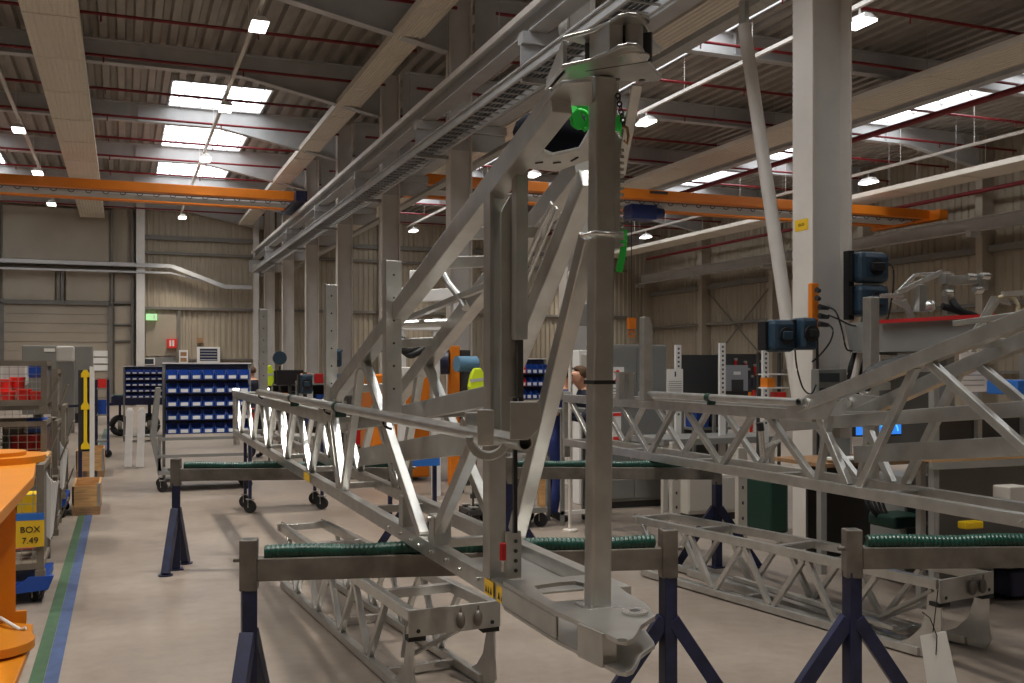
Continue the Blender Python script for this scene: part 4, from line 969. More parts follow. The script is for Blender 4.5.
# signs on the back wall
def wsign(px0, py0, px1, py1, name, label, m, cat='sign', d=.03):
    a = pY(px0, py1, Y1-.3); b = pY(px1, py0, Y1-.3); t = thing(name, label, cat, a)
    MB().box((a.x, Y1-.33, a.z), (b.x, Y1-.22+.1, b.z)).build('panel', m, t); return t, a, b
t, a, b = wsign(146, 314, 157, 320, 'exit_sign', 'small lit green exit sign above the back door', exit_e)
yq = Y1-.335; c = (a+b)/2
m = MB().cyl((c.x-.05, yq, c.z+.07), (c.x-.05, yq-.004, c.z+.07), .03, 10); m.bar((c.x-.05, yq, c.z+.04), (c.x-.08, yq, c.z-.03), .05, .004); m.bar((c.x-.08, yq, c.z-.03), (c.x-.15, yq, c.z-.09), .025, .004); m.bar((c.x-.08, yq, c.z-.03), (c.x-.02, yq, c.z-.09), .025, .004); m.bar((c.x-.05, yq, c.z+.02), (c.x+.02, yq, c.z-.01), .02, .004)
m.build('running_figure', white_m, t); MB().box((c.x+.06, yq, c.z-.08), (c.x+.16, yq-.004, c.z+.09)).build('door_symbol', white_m, t)
t, a, b = wsign(167, 339, 177, 348, 'fire_sign', 'red fire equipment sign on the back wall', redpl)
MB().box((a.x+.1, Y1-.338, a.z+.08), (a.x+.18, Y1-.33, b.z-.06)).build('symbol', white_m, t); MB().box((b.x-.2, Y1-.338, a.z+.08), (b.x-.12, Y1-.33, b.z-.06)).build('symbol', white_m, t)
t, a, b = wsign(179, 350, 188, 364, 'framed_notice', 'tall white framed notices on the back wall', white_m, 'notice')
for z in (.1, .36): MB().box((a.x+.06, Y1-.336, a.z+z), (b.x-.06, Y1-.33, a.z+z+.18)).build('notice', wood_d, t)
t, a, b = wsign(197, 347, 220, 363, 'notice_board', 'pale framed board with dark grid on the back wall', blue_pale if False else paper, 'board')
MB().box((a.x+.12, Y1-.338, a.z+.1), (b.x-.12, Y1-.33, b.z-.08)).build('grid', navy_m, t)
for k in range(4): MB().box((a.x+.14, Y1-.342, a.z+.14+.13*k), (b.x-.14, Y1-.338, a.z+.16+.13*k)).build('grid_line', paper, t)
t, a, b = wsign(197, 338, 203, 343, 'wall_box', 'small brown box high on the back wall', wood_d, 'box')
t, a, b = wsign(143, 358, 155, 365, 'door_window', 'small light framed window beside the back door', white_m, 'window'); MB().box((a.x+.06, Y1-.336, a.z+.04), (b.x-.06, Y1-.33, b.z-.04)).build('pane', glass_m, t)
# ------------------------------------------------------------------ things on the nearest column
cy = CY[2]; cx = CX
t = thing('column_sign', 'small yellow number sign on the nearest column', 'sign', (cx-.28, cy, 3.0))
a = pX(795, 232, cx-.272); b = pX(808, 218, cx-.272)
MB().box((cx-.274, min(a.y, b.y), a.z), (cx-.271, max(a.y, b.y), b.z)).build('plate', sticker_y, t)
text('10-01', 'writing', black_m, t, (cx-.2755, (a.y+b.y)/2, (a.z+b.z)/2), .045, (math.pi/2, 0, -math.pi/2))
def cable(name, label, pts, r=.008, m=black_m):
    return tag(MB().path(pts, r, 6).build(name, m), label, 'cable')
def smooth(pts, n=6):
    out = []; P = [V(p) for p in pts]; P = [P[0]]+P+[P[-1]]
    for i in range(1, len(P)-2):
        for k in range(n):
            t_ = k/n; out.append(.5*((2*P[i])+(-P[i-1]+P[i+1])*t_+(2*P[i-1]-5*P[i]+4*P[i+1]-P[i+2])*t_*t_+(-P[i-1]+3*P[i]-3*P[i+1]+P[i+2])*t_**3))
    out.append(P[-2]); return out
Zc = 9.35
def reel(px, py, Z, wpx, hpx, label, dark=False):
    c = pD(px, py, Z); w_ = wpx*Z/1000; h_ = hpx*Z/1000
    t = thing('cable_reel', label, 'cable reel', c-V((0, 0, h_/2)), 'blue cable reels on the nearest column')
    MB().box(c+V((-w_/2, -.10, -h_/2)), c+V((w_/2, .10, h_/2))).build('housing', blue_reel, t, min(w_, h_)*.18)
    MB().cyl(c+V((0, -.125, 0)), c+V((0, -.095, 0)), h_*.26, 20).build('hub', gloss_black, t)
    MB().box(c+V((-w_*.22, -.145, -h_*.12)), c+V((w_*.22, -.12, h_*.14))).build('hub_plate', blue_reel if dark else gloss_black, t, .008)
    MB().box(c+V((-w_/2-.03, .0, -h_*.45)), c+V((-w_/2+.02, .12, h_*.45))).build('wall_bracket', gloss_black, t, .005)
    MB().torus(c+V((w_*.34, -.06, h_*.45)), (0, 1, 0), .04, .008, 12, 6, 0, math.pi).build('guide', gloss_black, t)
    return t
reel(869, 268, 9.6, 36, 31, 'blue cable reel on the right of the nearest column, upper one')
reel(869, 301, 9.6, 36, 32, 'blue cable reel on the right of the nearest column, lower one', True)
reel(779, 336, 9.1, 26, 32, 'dark cable reel left of the nearest column', True)
reel(804, 334, 9.1, 18, 32, 'narrow blue cable reel in front of the nearest column')
c0 = pD(853, 285, 9.55); tag(MB().box(c0+V((-.03, .02, -.33)), c0+V((.03, .10, .33))).build('reel_backplate', gloss_black), 'black mounting plate between column and the two right reels', 'plate')
t = thing('power_strip', 'orange power strip with black plugs on the nearest column', 'power strip', pD(815, 332, 9.3))
a = pD(812, 334, 9.25); b = pY(819, 283, a.y); MB().box((a.x, a.y, a.z), (b.x, a.y+.06, b.z)).build('body', orange_m, t, .008)
for k, (px, py) in enumerate(((820, 290), (820, 298), (823, 307), (823, 316), (823, 324))):
    p = pD(px, py, 9.2); MB().cyl(p-V((.04, 0, 0)), p+V((.06 if k > 1 else .0, 0, -.01)), .028, 12, .018).build('plug' if k > 1 else 'socket', gloss_black, t)
cable('power_cable', 'black cable arching from the upper plug across the column', smooth([pD(828, 307, 9.15), pD(836, 312, 9.1), pD(842, 330, 9.1), pD(846, 348, 9.1), pD(852, 351, 9.2)]))
cable('power_cable', 'black cable from the middle plug to the right reels', smooth([pD(828, 315, 9.15), pD(838, 319, 9.1), pD(850, 325, 9.2), pD(858, 326, 9.3)]))
cable('power_cable', 'black cable curling down from the lowest plug', smooth([pD(828, 324, 9.15), pD(833, 330, 9.1), pD(830, 342, 9.1), pD(820, 355, 9.1), pD(812, 362, 9.15)]))
cable('power_cable', 'black cable hanging down the left face of the nearest column', smooth([pD(795, 350, 9.0), pD(797, 368, 9.0), pD(803, 388, 9.0), pD(811, 394, 9.0), pD(816, 385, 9.1)]))
cable('power_cable', 'thick black cable running down the column web', [pD(817, 334, 9.3), pD(818, 400, 9.3), pD(818, 430, 9.3), pD(818, 470, 9.3)], .014)
cable('power_cable', 'black cable loop right of the upper reels', smooth([pD(886, 262, 9.5), pD(893, 268, 9.45), pD(893, 290, 9.45), pD(888, 318, 9.5), pD(884, 330, 9.5)]))
for k in range(6): cable('hanging_hose', 'black hose in the bundle beside the thick upright, %s strand' % ORD[k], smooth([pD(864+k*1.2, 318, 9.4+.03*k), pD(858+k*1.5, 345, 9.35), pD(850+k*3, 372, 9.3), pD(852+k*4, 390, 9.3), pD(858+k*2.5, 402, 9.35)]), .028)
cable('cable_bundle', 'grey conduit leaning right of the column', [pD(866, 330, 9.3), pD(855, 375, 9.25), pD(849, 392, 9.25)], .03, white_st)
t = thing('control_box', 'grey control box with two dark windows low on the column', 'control box', pD(832, 400, 9.2))
a = pD(819, 402, 9.2); b = pY(847, 369, a.y); MB().box((a.x, a.y, a.z), (b.x, a.y+.12, b.z)).build('case', grey_cab, t, .01)
for (y0_, y1_) in ((373, 382), (388, 397)):
    q = pD(823, y1_, 9.15); r_ = pY(843, y0_, q.y); MB().box((q.x, a.y-.01, q.z), (r_.x, a.y, r_.z)).build('window', glass_m, t, .003)
# ------------------------------------------------------------------ back line right of the tall post
def block(name, label, cat, px0, py0, px1, py1, Z, dep, m, zb=None, bev=.01):
    xa, xb, y, za, zt = span(px0, py0, px1, py1, Z); za = za if zb is None else zb
    t = thing(name, label, cat, ((xa+xb)/2, y+dep/2, za)); MB().box((xa, y, za), (xb, y+dep, zt)).build('body', m, t, bev)
    return t, xa, xb, y, za, zt
def cabinet(px0, py0, px1, Z, dep, m, label, doors=2, feet=True):
    t, xa, xb, y, za, zt = block('cabinet', label, 'cabinet', px0, py0, px1, 500, Z, dep, m, .08)
    n = doors
    for k in range(n):
        d0 = xa+(xb-xa)*k/n+.01; d1 = xa+(xb-xa)*(k+1)/n-.01
        d = MB().box((d0, y-.015, .12), (d1, y, zt-.03)).build('door', m, t, .004); MB().box((d1-.05, y-.03, .6), (d1-.03, y-.015, .72)).build('handle', galv_b, t if False else d)
    MB().box((xa+.03, y+.03, 0), (xb-.03, y+dep-.03, .08)).build('plinth', dark_m, t); return t
cabinet(606, 345, 666, 13.0, .6, grey_cab, 'tall grey cabinet right behind the tall post')
cabinet(600, 475, 667, 12.2, .5, grey_cab, 'low grey cabinet in front of the tall grey one')
xa, xb, y, za, zt = span(611, 367, 624, 404, 12.4)
t = thing('wall_calendar', 'white poster calendar with red figure beside the tall post', 'calendar', ((xa+xb)/2, y, za)); MB().box((xa, y, za), (xb, y+.01, zt)).build('sheet', paper, t)
c = V(((xa+xb)/2, y-.003, zt-.12)); m = MB(); m.cyl(c+V((0, 0, .06)), c+V((0, -.003, .06)), .025, 10); m.bar(c+V((0, 0, .04)), c+V((0, 0, -.04)), .04, .003, V((0, 1, 0))); m.bar(c, c+V((-.05, 0, -.08)), .018, .003, V((0, 1, 0))); m.bar(c+V((0, 0, -.03)), c+V((.04, 0, -.1)), .018, .003, V((0, 1, 0))); m.bar(c+V((-.05, 0, .06)), c+V((.05, 0, .02)), .015, .003, V((0, 1, 0))); m.build('red_figure', redpl, t)
MB().box((xa, y-.003, za), (xb, y, za+.04)).build('red_band', redpl, t)
for k in range(4): MB().box((xa+.02, y-.002, za+.07+.04*k), (xb-.02, y, za+.08+.04*k)).build('date_line', grey_cab, t)
xa, xb, y, za, zt = span(613, 412, 621, 440, 12.4); t = thing('wall_calendar', 'smaller white and red sheet below the calendar', 'sheet', ((xa+xb)/2, y, za)); MB().box((xa, y, za), (xb, y+.01, zt)).build('sheet', paper, t)
for z in (zt-.05, za): MB().box((xa, y-.003, z), (xb, y, z+.04)).build('red_band', redpl, t)
xa, xb, y, za, zt = span(579, 350, 590, 400, 12.6); t = thing('white_locker', 'white framed panel just left of the tall post', 'panel', ((xa+xb)/2, y, 0)); MB().box((xa, y, 0), (xb, y+.2, zt)).build('body', white_m, t, .01); MB().box((xa+.03, y-.01, 1.2), (xb-.03, y, zt-.06)).build('door', cream_cab, t)
# perforated posts and boards
for k, (px, pt_, Z, lab) in enumerate(((677, 345, 12.6, 'perforated white post left of the dark pegboards'), (721, 343, 12.2, 'perforated white post between the two dark pegboards'), (764, 350, 12.0, 'perforated white post right of the dark pegboards'))):
    a = pD(px, pt_, Z); t = thing('perforated_post', lab, 'post', (a.x, a.y, 0)); MB().box((a.x-.04, a.y-.04, 0), (a.x+.04, a.y, a.z)).build('profile', white_m, t)
    for j in range(16): MB().box((a.x-.012, a.y-.043, a.z-.06-.055*j), (a.x+.012, a.y-.04, a.z-.035-.055*j)).build('slot', dark_m, t)
def board(px0, py0, px1, py1, Z, label):
    t, xa, xb, y, za, zt = block('pegboard', label, 'board', px0, py0, px1, py1, Z, .03, peg_m, None, 0)
    for k in range(7): MB().box((xa, y-.004, za+(zt-za)*(k+.5)/7), (xb, y, za+(zt-za)*(k+.5)/7+.012)).build('ridge', dark_m, t)
    for x in (xa+.03, xb-.03): MB().box((x-.02, y+.03, 0), (x+.02, y+.06, zt)).build('leg', grey_cab, t)
    return t, xa, xb, y, za, zt
board(682, 355, 718, 402, 12.6, 'dark perforated board behind the white instruction sheet')
t, xa, xb, y, za, zt = board(725, 354, 765, 402, 12.4, 'dark perforated board holding tools and a grey display')
xa, xb, y, za, zt = span(726, 365, 748, 391, 12.37); t = thing('display_sheet', 'grey display sheet with a dark square on the pegboard', 'display', ((xa+xb)/2, y, za)); MB().box((xa, y, za), (xb, y+.02, zt)).build('sheet', mat('pale grey sheet', (.30, .31, .33), .5), t); MB().box((xa+.08, y-.004, za), (xb-.07, y, za+.14)).build('dark_square', peg_m, t); MB().box((xa+.11, y-.004, za+.2), (xb-.11, y, za+.24)).build('mark', paper, t)
xa, xb, y, za, zt = span(667, 369, 683, 395, 11.6); t = thing('instruction_sheet', 'white instruction sheet on a small stand before the pegboards', 'sheet', ((xa+xb)/2, y, 1.0)); MB().box((xa, y, za), (xb, y+.01, zt)).build('sheet', paper, t); MB().box((xa+.08, y+.01, .94), (xa+.10, y+.03, za)).build('stalk', galv_d, t)
for k in range(6): MB().box((xa+.03, y-.002, za+.03+.025*k), (xb-.02, y, za+.036+.025*k)).build('line', grey_cab, t)
MB().box(((xa+xb)/2-.006, y-.002, zt-.09), ((xa+xb)/2+.012, y, zt-.03)).build('numeral', black_m, t)
# tools hanging
for k, (px, py, m_, lab) in enumerate(((751, 392, redpl, 'red'), (755, 390, paper, 'white'), (760, 391, paper, 'second white'), (747, 394, orange_m, 'orange'))):
    yb_ = pD(664, 446, 11.5).y+.12; a = pY(px, 404, yb_); a.z = .95; b = pY(px+3, py-2, yb_); t = thing('squeegee_tool', lab+' handled hand tool standing in the rack before the pegboard', 'tool', a); MB().bar(a, b, .035, .02, V((0, 1, 0))).build('handle', m_, t, .004); MB().bar(b, b+V((0.01, 0, .22)), .012, .012, V((0, 1, 0))).build('shaft', dark_m, t)
for k in range(9):
    p = pY(736+k*3.2, 362+(k*7) % 18, pD(725, 402, 12.4).y-.02); t = thing('hand_tool', 'dark hand tool on the right pegboard, %s from the left' % (ORD+['ninth'])[k], 'tool', p, 'tools hanging on the right pegboard')
    MB().box(p+V((-.012, -.01, -.10)), p+V((.012, .02, .02))).build('handle', [red_m, gloss_black, navy_m][k % 3], t, .003); MB().box(p+V((-.02, -.008, .02)), p+V((.02, .02, .05))).build('tool_head', galv_d, t, .003)
t = thing('parts_shelf', 'small shelf of orange and white goods left of the nearest column', 'shelf', pD(773, 400, 11.0)); a = pD(767, 400, 11.0)
for z in (1.35, 1.5, 1.65): MB().box((a.x, a.y, z), (a.x+.3, a.y+.2, z+.015)).build('board', white_m, t)
MB().box((a.x+.02, a.y+.02, 1.515), (a.x+.12, a.y+.15, 1.62)).build('orange_case', orange_m, t); MB().box((a.x+.15, a.y+.02, 1.365), (a.x+.27, a.y+.15, 1.46)).build('red_case', redpl, t)
for x in (a.x, a.x+.28): MB().box((x, a.y+.16, 0), (x+.02, a.y+.2, 1.9)).build('upright', dark_m, t)
cabinet(688, 474, 742, 11.2, .25, cream_cab, 'pale wheeled cabinet behind the blue trestle leg', 1)
for (px, lab) in ((675, 'left'), (741, 'right')):
    a = pZ(px, 532 if px < 700 else 545, 0); t = thing('bench_leg', 'pale perforated bench leg, the %s one behind the blue trestle leg' % lab, 'leg', a); MB().box((a.x-.05, a.y-.03, 0), (a.x+.05, a.y+.03, .95)).build('profile', cream_cab, t)
    for j in range(5): MB().box((a.x-.01, a.y-.034, .1+.15*j), (a.x+.01, a.y-.03, .13+.15*j)).build('slot', dark_m, t)
t, xa, xb, y, za, zt = block('workbench', 'long workbench behind the right boom', 'workbench', 664, 436, 780, 446, 11.5, .8, grey_cab, None, .004); [MB().box((x, y+.05, 0), (x+.06, y+.11, za)).build('leg', cream_cab, t) for x in (xa+.02, xb-.1)]
block('waste_bin', 'dark green bin under the bench left of the nearest column', 'bin', 771, 480, 789, 530, 10.4, .45, teal_m, 0, .03)
# ------------------------------------------------------------------ right side benches
t = thing('steel_hopper', 'long grey steel trough with red top edge on the right', 'trough', pD(930, 350, 8.0))
a = pD(880, 347, 8.6); b = pD(985, 347, 8.0); a2 = pD(880, 321, 8.6); b2 = pD(992, 315, 7.9)
m = MB().prism([pD(884, 352, 8.6), pD(966, 350, 8.1), pD(992, 316, 8.0), pD(878, 321, 8.65)], V((.0, .05, 0))); m.build('side_sheet', grey_cab, t)
m = MB().prism([pD(884, 352, 8.9)+V((0, .4, 0)), pD(966, 350, 8.4)+V((0, .4, 0)), pD(992, 316, 8.3)+V((0, .4, 0)), pD(878, 321, 8.95)+V((0, .4, 0))], V((.0, .05, 0))); m.build('side_sheet', grey_cab, t)
MB().bar(pD(878, 322, 8.6), pD(994, 315.5, 7.95), .06, .03).build('red_edge', red_m, t)
MB().prism([pD(884, 352, 8.6), pD(966, 350, 8.1), pD(966, 350, 8.4)+V((0, .45, 0)), pD(884, 352, 8.9)+V((0, .45, 0))], V((0, 0, .02))).build('floor_sheet', grey_cab, t)
for (px, Z) in ((890, 8.7), (960, 8.3)): p = pD(px, 351, Z); MB().box((p.x-.04, p.y+.1, 0), (p.x+.04, p.y+.18, p.z)).build('leg', grey_cab, t)
# galvanised jib assembly resting on the trough
o8 = 8.6
t = thing('jib_assembly', 'bright galvanised jib assembly lying on the red edged trough', 'steel part', pD(930, 316, o8))
def br(a, b, w_, m=galv_b, n='bar'): MB().bar(pD(*a, o8), pD(*b, o8), w_, w_*.9).build(n, m, t, .004)
br((880, 296), (903, 296), .04); br((897, 293), (942, 272), .05); br((897, 293), (915, 275), .035); br((915, 275), (950, 273), .03); br((946, 274), (946, 284), .10, galv)
br((945, 281), (984, 279), .09, galv, 'beam'); br((920, 285), (920, 312), .09, galv, 'upright'); br((948, 285), (948, 315), .07, galv, 'upright'); br((980, 274), (980, 290), .10, galv, 'end_fitting'); br((903, 300), (912, 318), .05, galv); br((893, 300), (905, 306), .04, galv)
for (px, py) in ((970, 277), (984, 276), (977, 290), (947, 293)): MB().cyl(pD(px, py, 8.5)-V((.03, 0, 0)), pD(px, py, 8.5)+V((.05, 0, 0)), .03, 10).build('knob', galv_b, t)
MB().path(smooth([pD(952, 300, 8.5), pD(960, 310, 8.45), pD(975, 316, 8.5), pD(942, 306, 8.5)]), .03, 8).build('black_handle', black_m, t)
MB().ball(pD(930, 306, 8.45), .05).build('lamp_glass', galv_b, t)
# aluminium profile benches
def profile(x, y, z0, z1, par, w_=.06):
    m = MB().box((x-w_/2, y-w_/2, z0), (x+w_/2, y+w_/2, z1))
    for s in (-1, 1): m.box((x-w_/2+.012+(w_-.024)*(s > 0)-.004, y-w_/2-.003, z0), (x-w_/2+.012+(w_-.024)*(s > 0)+.004, y-w_/2, z1))
    m.build('profile_post', cream_cab if False else mat_al, par, .003)
mat_al = mat('anodised aluminium', (.42, .41, .385), .4, .5, noise=.05)
xa, xb, y, za, zt = span(935, 456, 1110, 462, 6.9)
t = thing('profile_bench', 'aluminium profile workbench with timber top at the right edge', 'workbench', ((xa+xb)/2, y, 0))
MB().box((xa-.05, y-.02, za), (xb, y+.75, za+.04)).build('timber_top', wood_m, t, .004); MB().box((xa-.05, y-.03, za-.05), (xb, y+.0, za)).build('front_rail', mat_al, t)
profile(xa+.01, y+.02, 0, zt+.55, t, .05); profile(xa+.16, y+.3, 0, za, t, .05); profile(xb-.1, y+.3, 0, za, t)
MB().box((xa+.3, y+.35, .15), (xb-.2, y+.38, za-.08)).build('back_panel', grey_cab, t); MB().box((xa+.1, y+.05, .38), (xb, y+.6, .41)).build('lower_shelf', grey_cab, t)
xa, xb, y, za, zt = span(824, 462, 935, 468, 8.4)
t = thing('profile_bench', 'second profile workbench behind the thick upright', 'workbench', ((xa+xb)/2, y, 0))
MB().box((xa, y, za), (xb, y+.7, za+.035)).build('timber_top', wood_d, t, .003); profile(xa, y+.03, 0, za, t); profile(xb-.1, y+.03, 0, za, t); profile(xb-.18, y+.03, .1, za, t); MB().box((xa+.3, y+.6, 0), (xb, y+.63, za)).build('back_panel', dark_m, t)
xa, xb, y, za, zt = span(935, 392, 1075, 396, 8.0)
t = thing('paper_stand', 'tall aluminium frame holding paper sheets on the right', 'frame', ((xa+xb)/2, y, 0))
for x in (xa, xa+.95, xa+.45): profile(x, y, 0, 1.85, t, .045)
MB().box((xa, y-.02, 1.38), (xb, y+.02, 1.42)).build('cross_profile', mat_al, t); MB().box((xa, y+.02, .95), (xb, y+.05, 1.36)).build('back_panel', dark_m, t)
for (x0_, y0_, x1_, y1_, Z, lab) in ((880, 355, 897, 375, 8.7, 'first white paper sheet below the red edged trough'), (898, 353, 914, 374, 8.7, 'second white paper sheet below the red edged trough'), (916, 353, 934, 372, 8.7, 'third white paper sheet below the red edged trough'), (960, 352, 987, 392, 7.9, 'large blank white sheet behind the inclined arm')):
    xa, xb, y, za, zt = span(x0_, y0_, x1_, y1_, Z); t = thing('paper_sheet', lab, 'paper', (xa, y, za)); MB().box((xa, y, za), (xb, y+.008, zt)).build('sheet', paper, t)
    for k in range(3): MB().box((xa+.02, y-.002, za+.05+.04*k), (xb-.03, y, za+.056+.04*k)).build('print_line', grey_cab, t)
xa, xb, y, za, zt = span(877, 351, 940, 392, 8.85); t = thing('paper_stand', 'dark panel behind the paper sheets', 'panel', (xa, y, 0)); MB().box((xa, y, .95), (xb, y+.03, zt)).build('board', grey_cab, t); MB().box((xa+.02, y, 0), (xa+.06, y+.03, .95)).build('leg', dark_m, t); MB().box((xb-.06, y, 0), (xb-.02, y+.03, .95)).build('leg', dark_m, t)
# monitor with blue picture
xa, xb, y, za, zt = span(855, 411, 902, 437, 8.6); t = thing('monitor', 'lit monitor with bright blue picture behind the right boom', 'monitor', ((xa+xb)/2, y, za)); MB().box((xa, y, za), (xb, y+.04, zt)).build('case', gloss_black, t, .004)
MB().box((xa+.01, y-.002, za+.015), (xb-.01, y, zt-.01)).build('screen', screen_m, t)
for k in range(4): MB().torus(((xa+xb)/2-.05+.04*k, y-.003, za+.02), (0, 1, 0), .05+.03*k, .008, 18, 5, math.pi*1.05, math.pi*1.95).build('picture_band', mat('screen band', (.02, .02, .02), .3, emit=(.1, .6, 1), estr=1.0+.2*k), t)
MB().box(((xa+xb)/2-.02, y+.02, .975), ((xa+xb)/2+.02, y+.05, za)).build('stand', dark_m, t)
xa, xb, y, za, zt = span(829, 439, 858, 458.5, 8.5); t = thing('laptop', 'open laptop on the bench behind the right boom', 'laptop', (xa, y, za)); MB().box((xa, y+.1, za), (xb, y+.12, zt)).build('lid', grey_cab, t); MB().box((xa, y-.12, za-.01), (xb, y+.1, za+.005)).build('keyboard', paper, t)
block('blue_tote', 'small bright blue tote at the right edge', 'tote', 1018, 380, 1040, 395, 7.6, .3, blue_pale, None, .01)
block('tool_box', 'dark green tool box under the right bench', 'box', 895, 515, 928, 530, 7.6, .3, teal_m, None, .02)
block('yellow_case', 'yellow case on the lower shelf of the timber topped bench', 'case', 966, 521, 984, 530, 7.0, .08, yellow_m, None, .01)
block('cable_box', 'light grey control unit under the timber topped bench', 'box', 1010, 486, 1030, 510, 6.8, .15, cream_cab, None, .01)
block('blue_crate', 'large dark blue crate on the floor at the right edge', 'crate', 1012, 560, 1120, 590, 7.4, .5, navy_m, .03, .02)
t, xa, xb, y, za, zt = block('drawer_unit', 'grey drawer unit between the profile benches', 'drawer unit', 905, 475, 932, 520, 7.9, .4, grey_cab, .1, .01)
for k in range(3): MB().box((xa+.01, y-.012, za+.05+k*.18), (xb-.01, y, za+.2+k*.18)).build('drawer', glass_m, t)
for k in range(5): cable('power_cable', 'black cable tangle under the right bench, %s loop' % ORD[k], smooth([pD(862+4*k, 490, 7.9), pD(868+5*k, 505+3*k, 7.8), pD(878+4*k, 518, 7.8), pD(885+3*k, 524-2*k, 7.9)]), .012)
# white pulley arm on the right boom
Zp = 5.9
t = thing('pulley_bracket', 'triangular bracket with loose cable hose on the right boom arm', 'bracket', pD(968, 352, Zp))
MB().prism([pD(962, 350, Zp), pD(970, 350, Zp), pD(1000, 302, Zp), pD(1012, 306, Zp), pD(1006, 296, Zp), pD(992, 296, Zp)], AX*.012).build('plate', galv, t); MB().bar(pD(968, 352, Zp), pD(996, 300, Zp), .02).build('rod', galv_b, t); MB().bar(pD(975, 342, Zp), pD(1010, 325, Zp), .03).build('lower_bar', galv, t)
MB().path(smooth([pD(998, 298, Zp), pD(1010, 296, Zp), pD(1018, 306, Zp), pD(1014, 324, Zp), pD(1002, 338, Zp), pD(980, 344, Zp)]), .012, 8).build('hose', mat('beige hose', (.45, .38, .25), .5), t)
MB().bar(pD(1002, 294, Zp), pD(1040, 292, Zp), .03).build('top_bar', galv_b, t)
cable('black_strap', 'bundle of black hoses draped over the inclined arm', smooth([pD(862, 388, 6.4), pD(872, 374, 6.4), pD(888, 366, 6.4), pD(908, 361, 6.4), pD(930, 360, 6.4)]), .05)
MT2 = MB().torus(pD(865, 386, 6.5), AX, .05, .012, 18, 6); tag(MT2.build('shackle_ring', galv_b), 'silver ring lug at the hinge of the right arm', 'ring')
# vice-like clamp in the right boom
p = pX(763, 444, 4.45); t = thing('screw_clamp', 'small chrome clamp standing inside the right boom', 'clamp', p-V((0, 0, .1)))
MB().cyl(p+V((0, 0, -.1)), p+V((-.02, 0, .10)), .022, 12).build('body', galv_b, t); MB().cyl(p+V((-.02, 0, .10)), p+V((-.03, 0, .16)), .028, 12).build('cap', gloss_black, t); MB().bar(p+V((0, 0, -.02)), p+V((.12, -.05, .03)), .025).build('jaw', galv_b, t)

# ================================================================== PEOPLE AND THE BACKGROUND WORKSHOP
def skinned(name, chains, root_i, mats, pick, par):
    """chains: list of joint lists [(point, radius)]; the first point of later chains may be an index into the joints so far"""
    import bmesh
    vs = []; rad = []; ed = []
    for ch in chains:
        prev = None
        for q in ch:
            if isinstance(q, int): prev = q; continue
            vs.append(q[0]); rad.append(q[1]); 
            if prev is not None: ed.append((prev, len(vs)-1))
            prev = len(vs)-1
    me = bpy.data.meshes.new(name); me.from_pydata([tuple(v) for v in vs], ed, [])
    bm = bmesh.new(); bm.from_mesh(me); L = bm.verts.layers.skin.verify(); bm.verts.ensure_lookup_table()
    for i, v in enumerate(bm.verts):
        r_ = rad[i]; v[L].radius = r_ if isinstance(r_, tuple) else (r_, r_); v[L].use_root = (i == root_i)
    bm.to_mesh(me); bm.free()
    o = bpy.data.objects.new(name+'_src', me); COL.objects.link(o)
    md = o.modifiers.new('skin', 'SKIN'); md.use_smooth_shade = True; md2 = o.modifiers.new('sub', 'SUBSURF'); md2.levels = 2; md2.render_levels = 2
    dg = bpy.context.evaluated_depsgraph_get(); dg.update(); nm = bpy.data.meshes.new_from_object(o.evaluated_get(dg)); bpy.data.objects.remove(o)
    nm.materials.clear()
    for m in mats: nm.materials.append(m)
    for p in nm.polygons: p.material_index = pick(p.center); p.use_smooth = True
    b = BASE[par.name]
    o = bpy.data.objects.new(name, nm); COL.objects.link(o); o.parent = par; return o
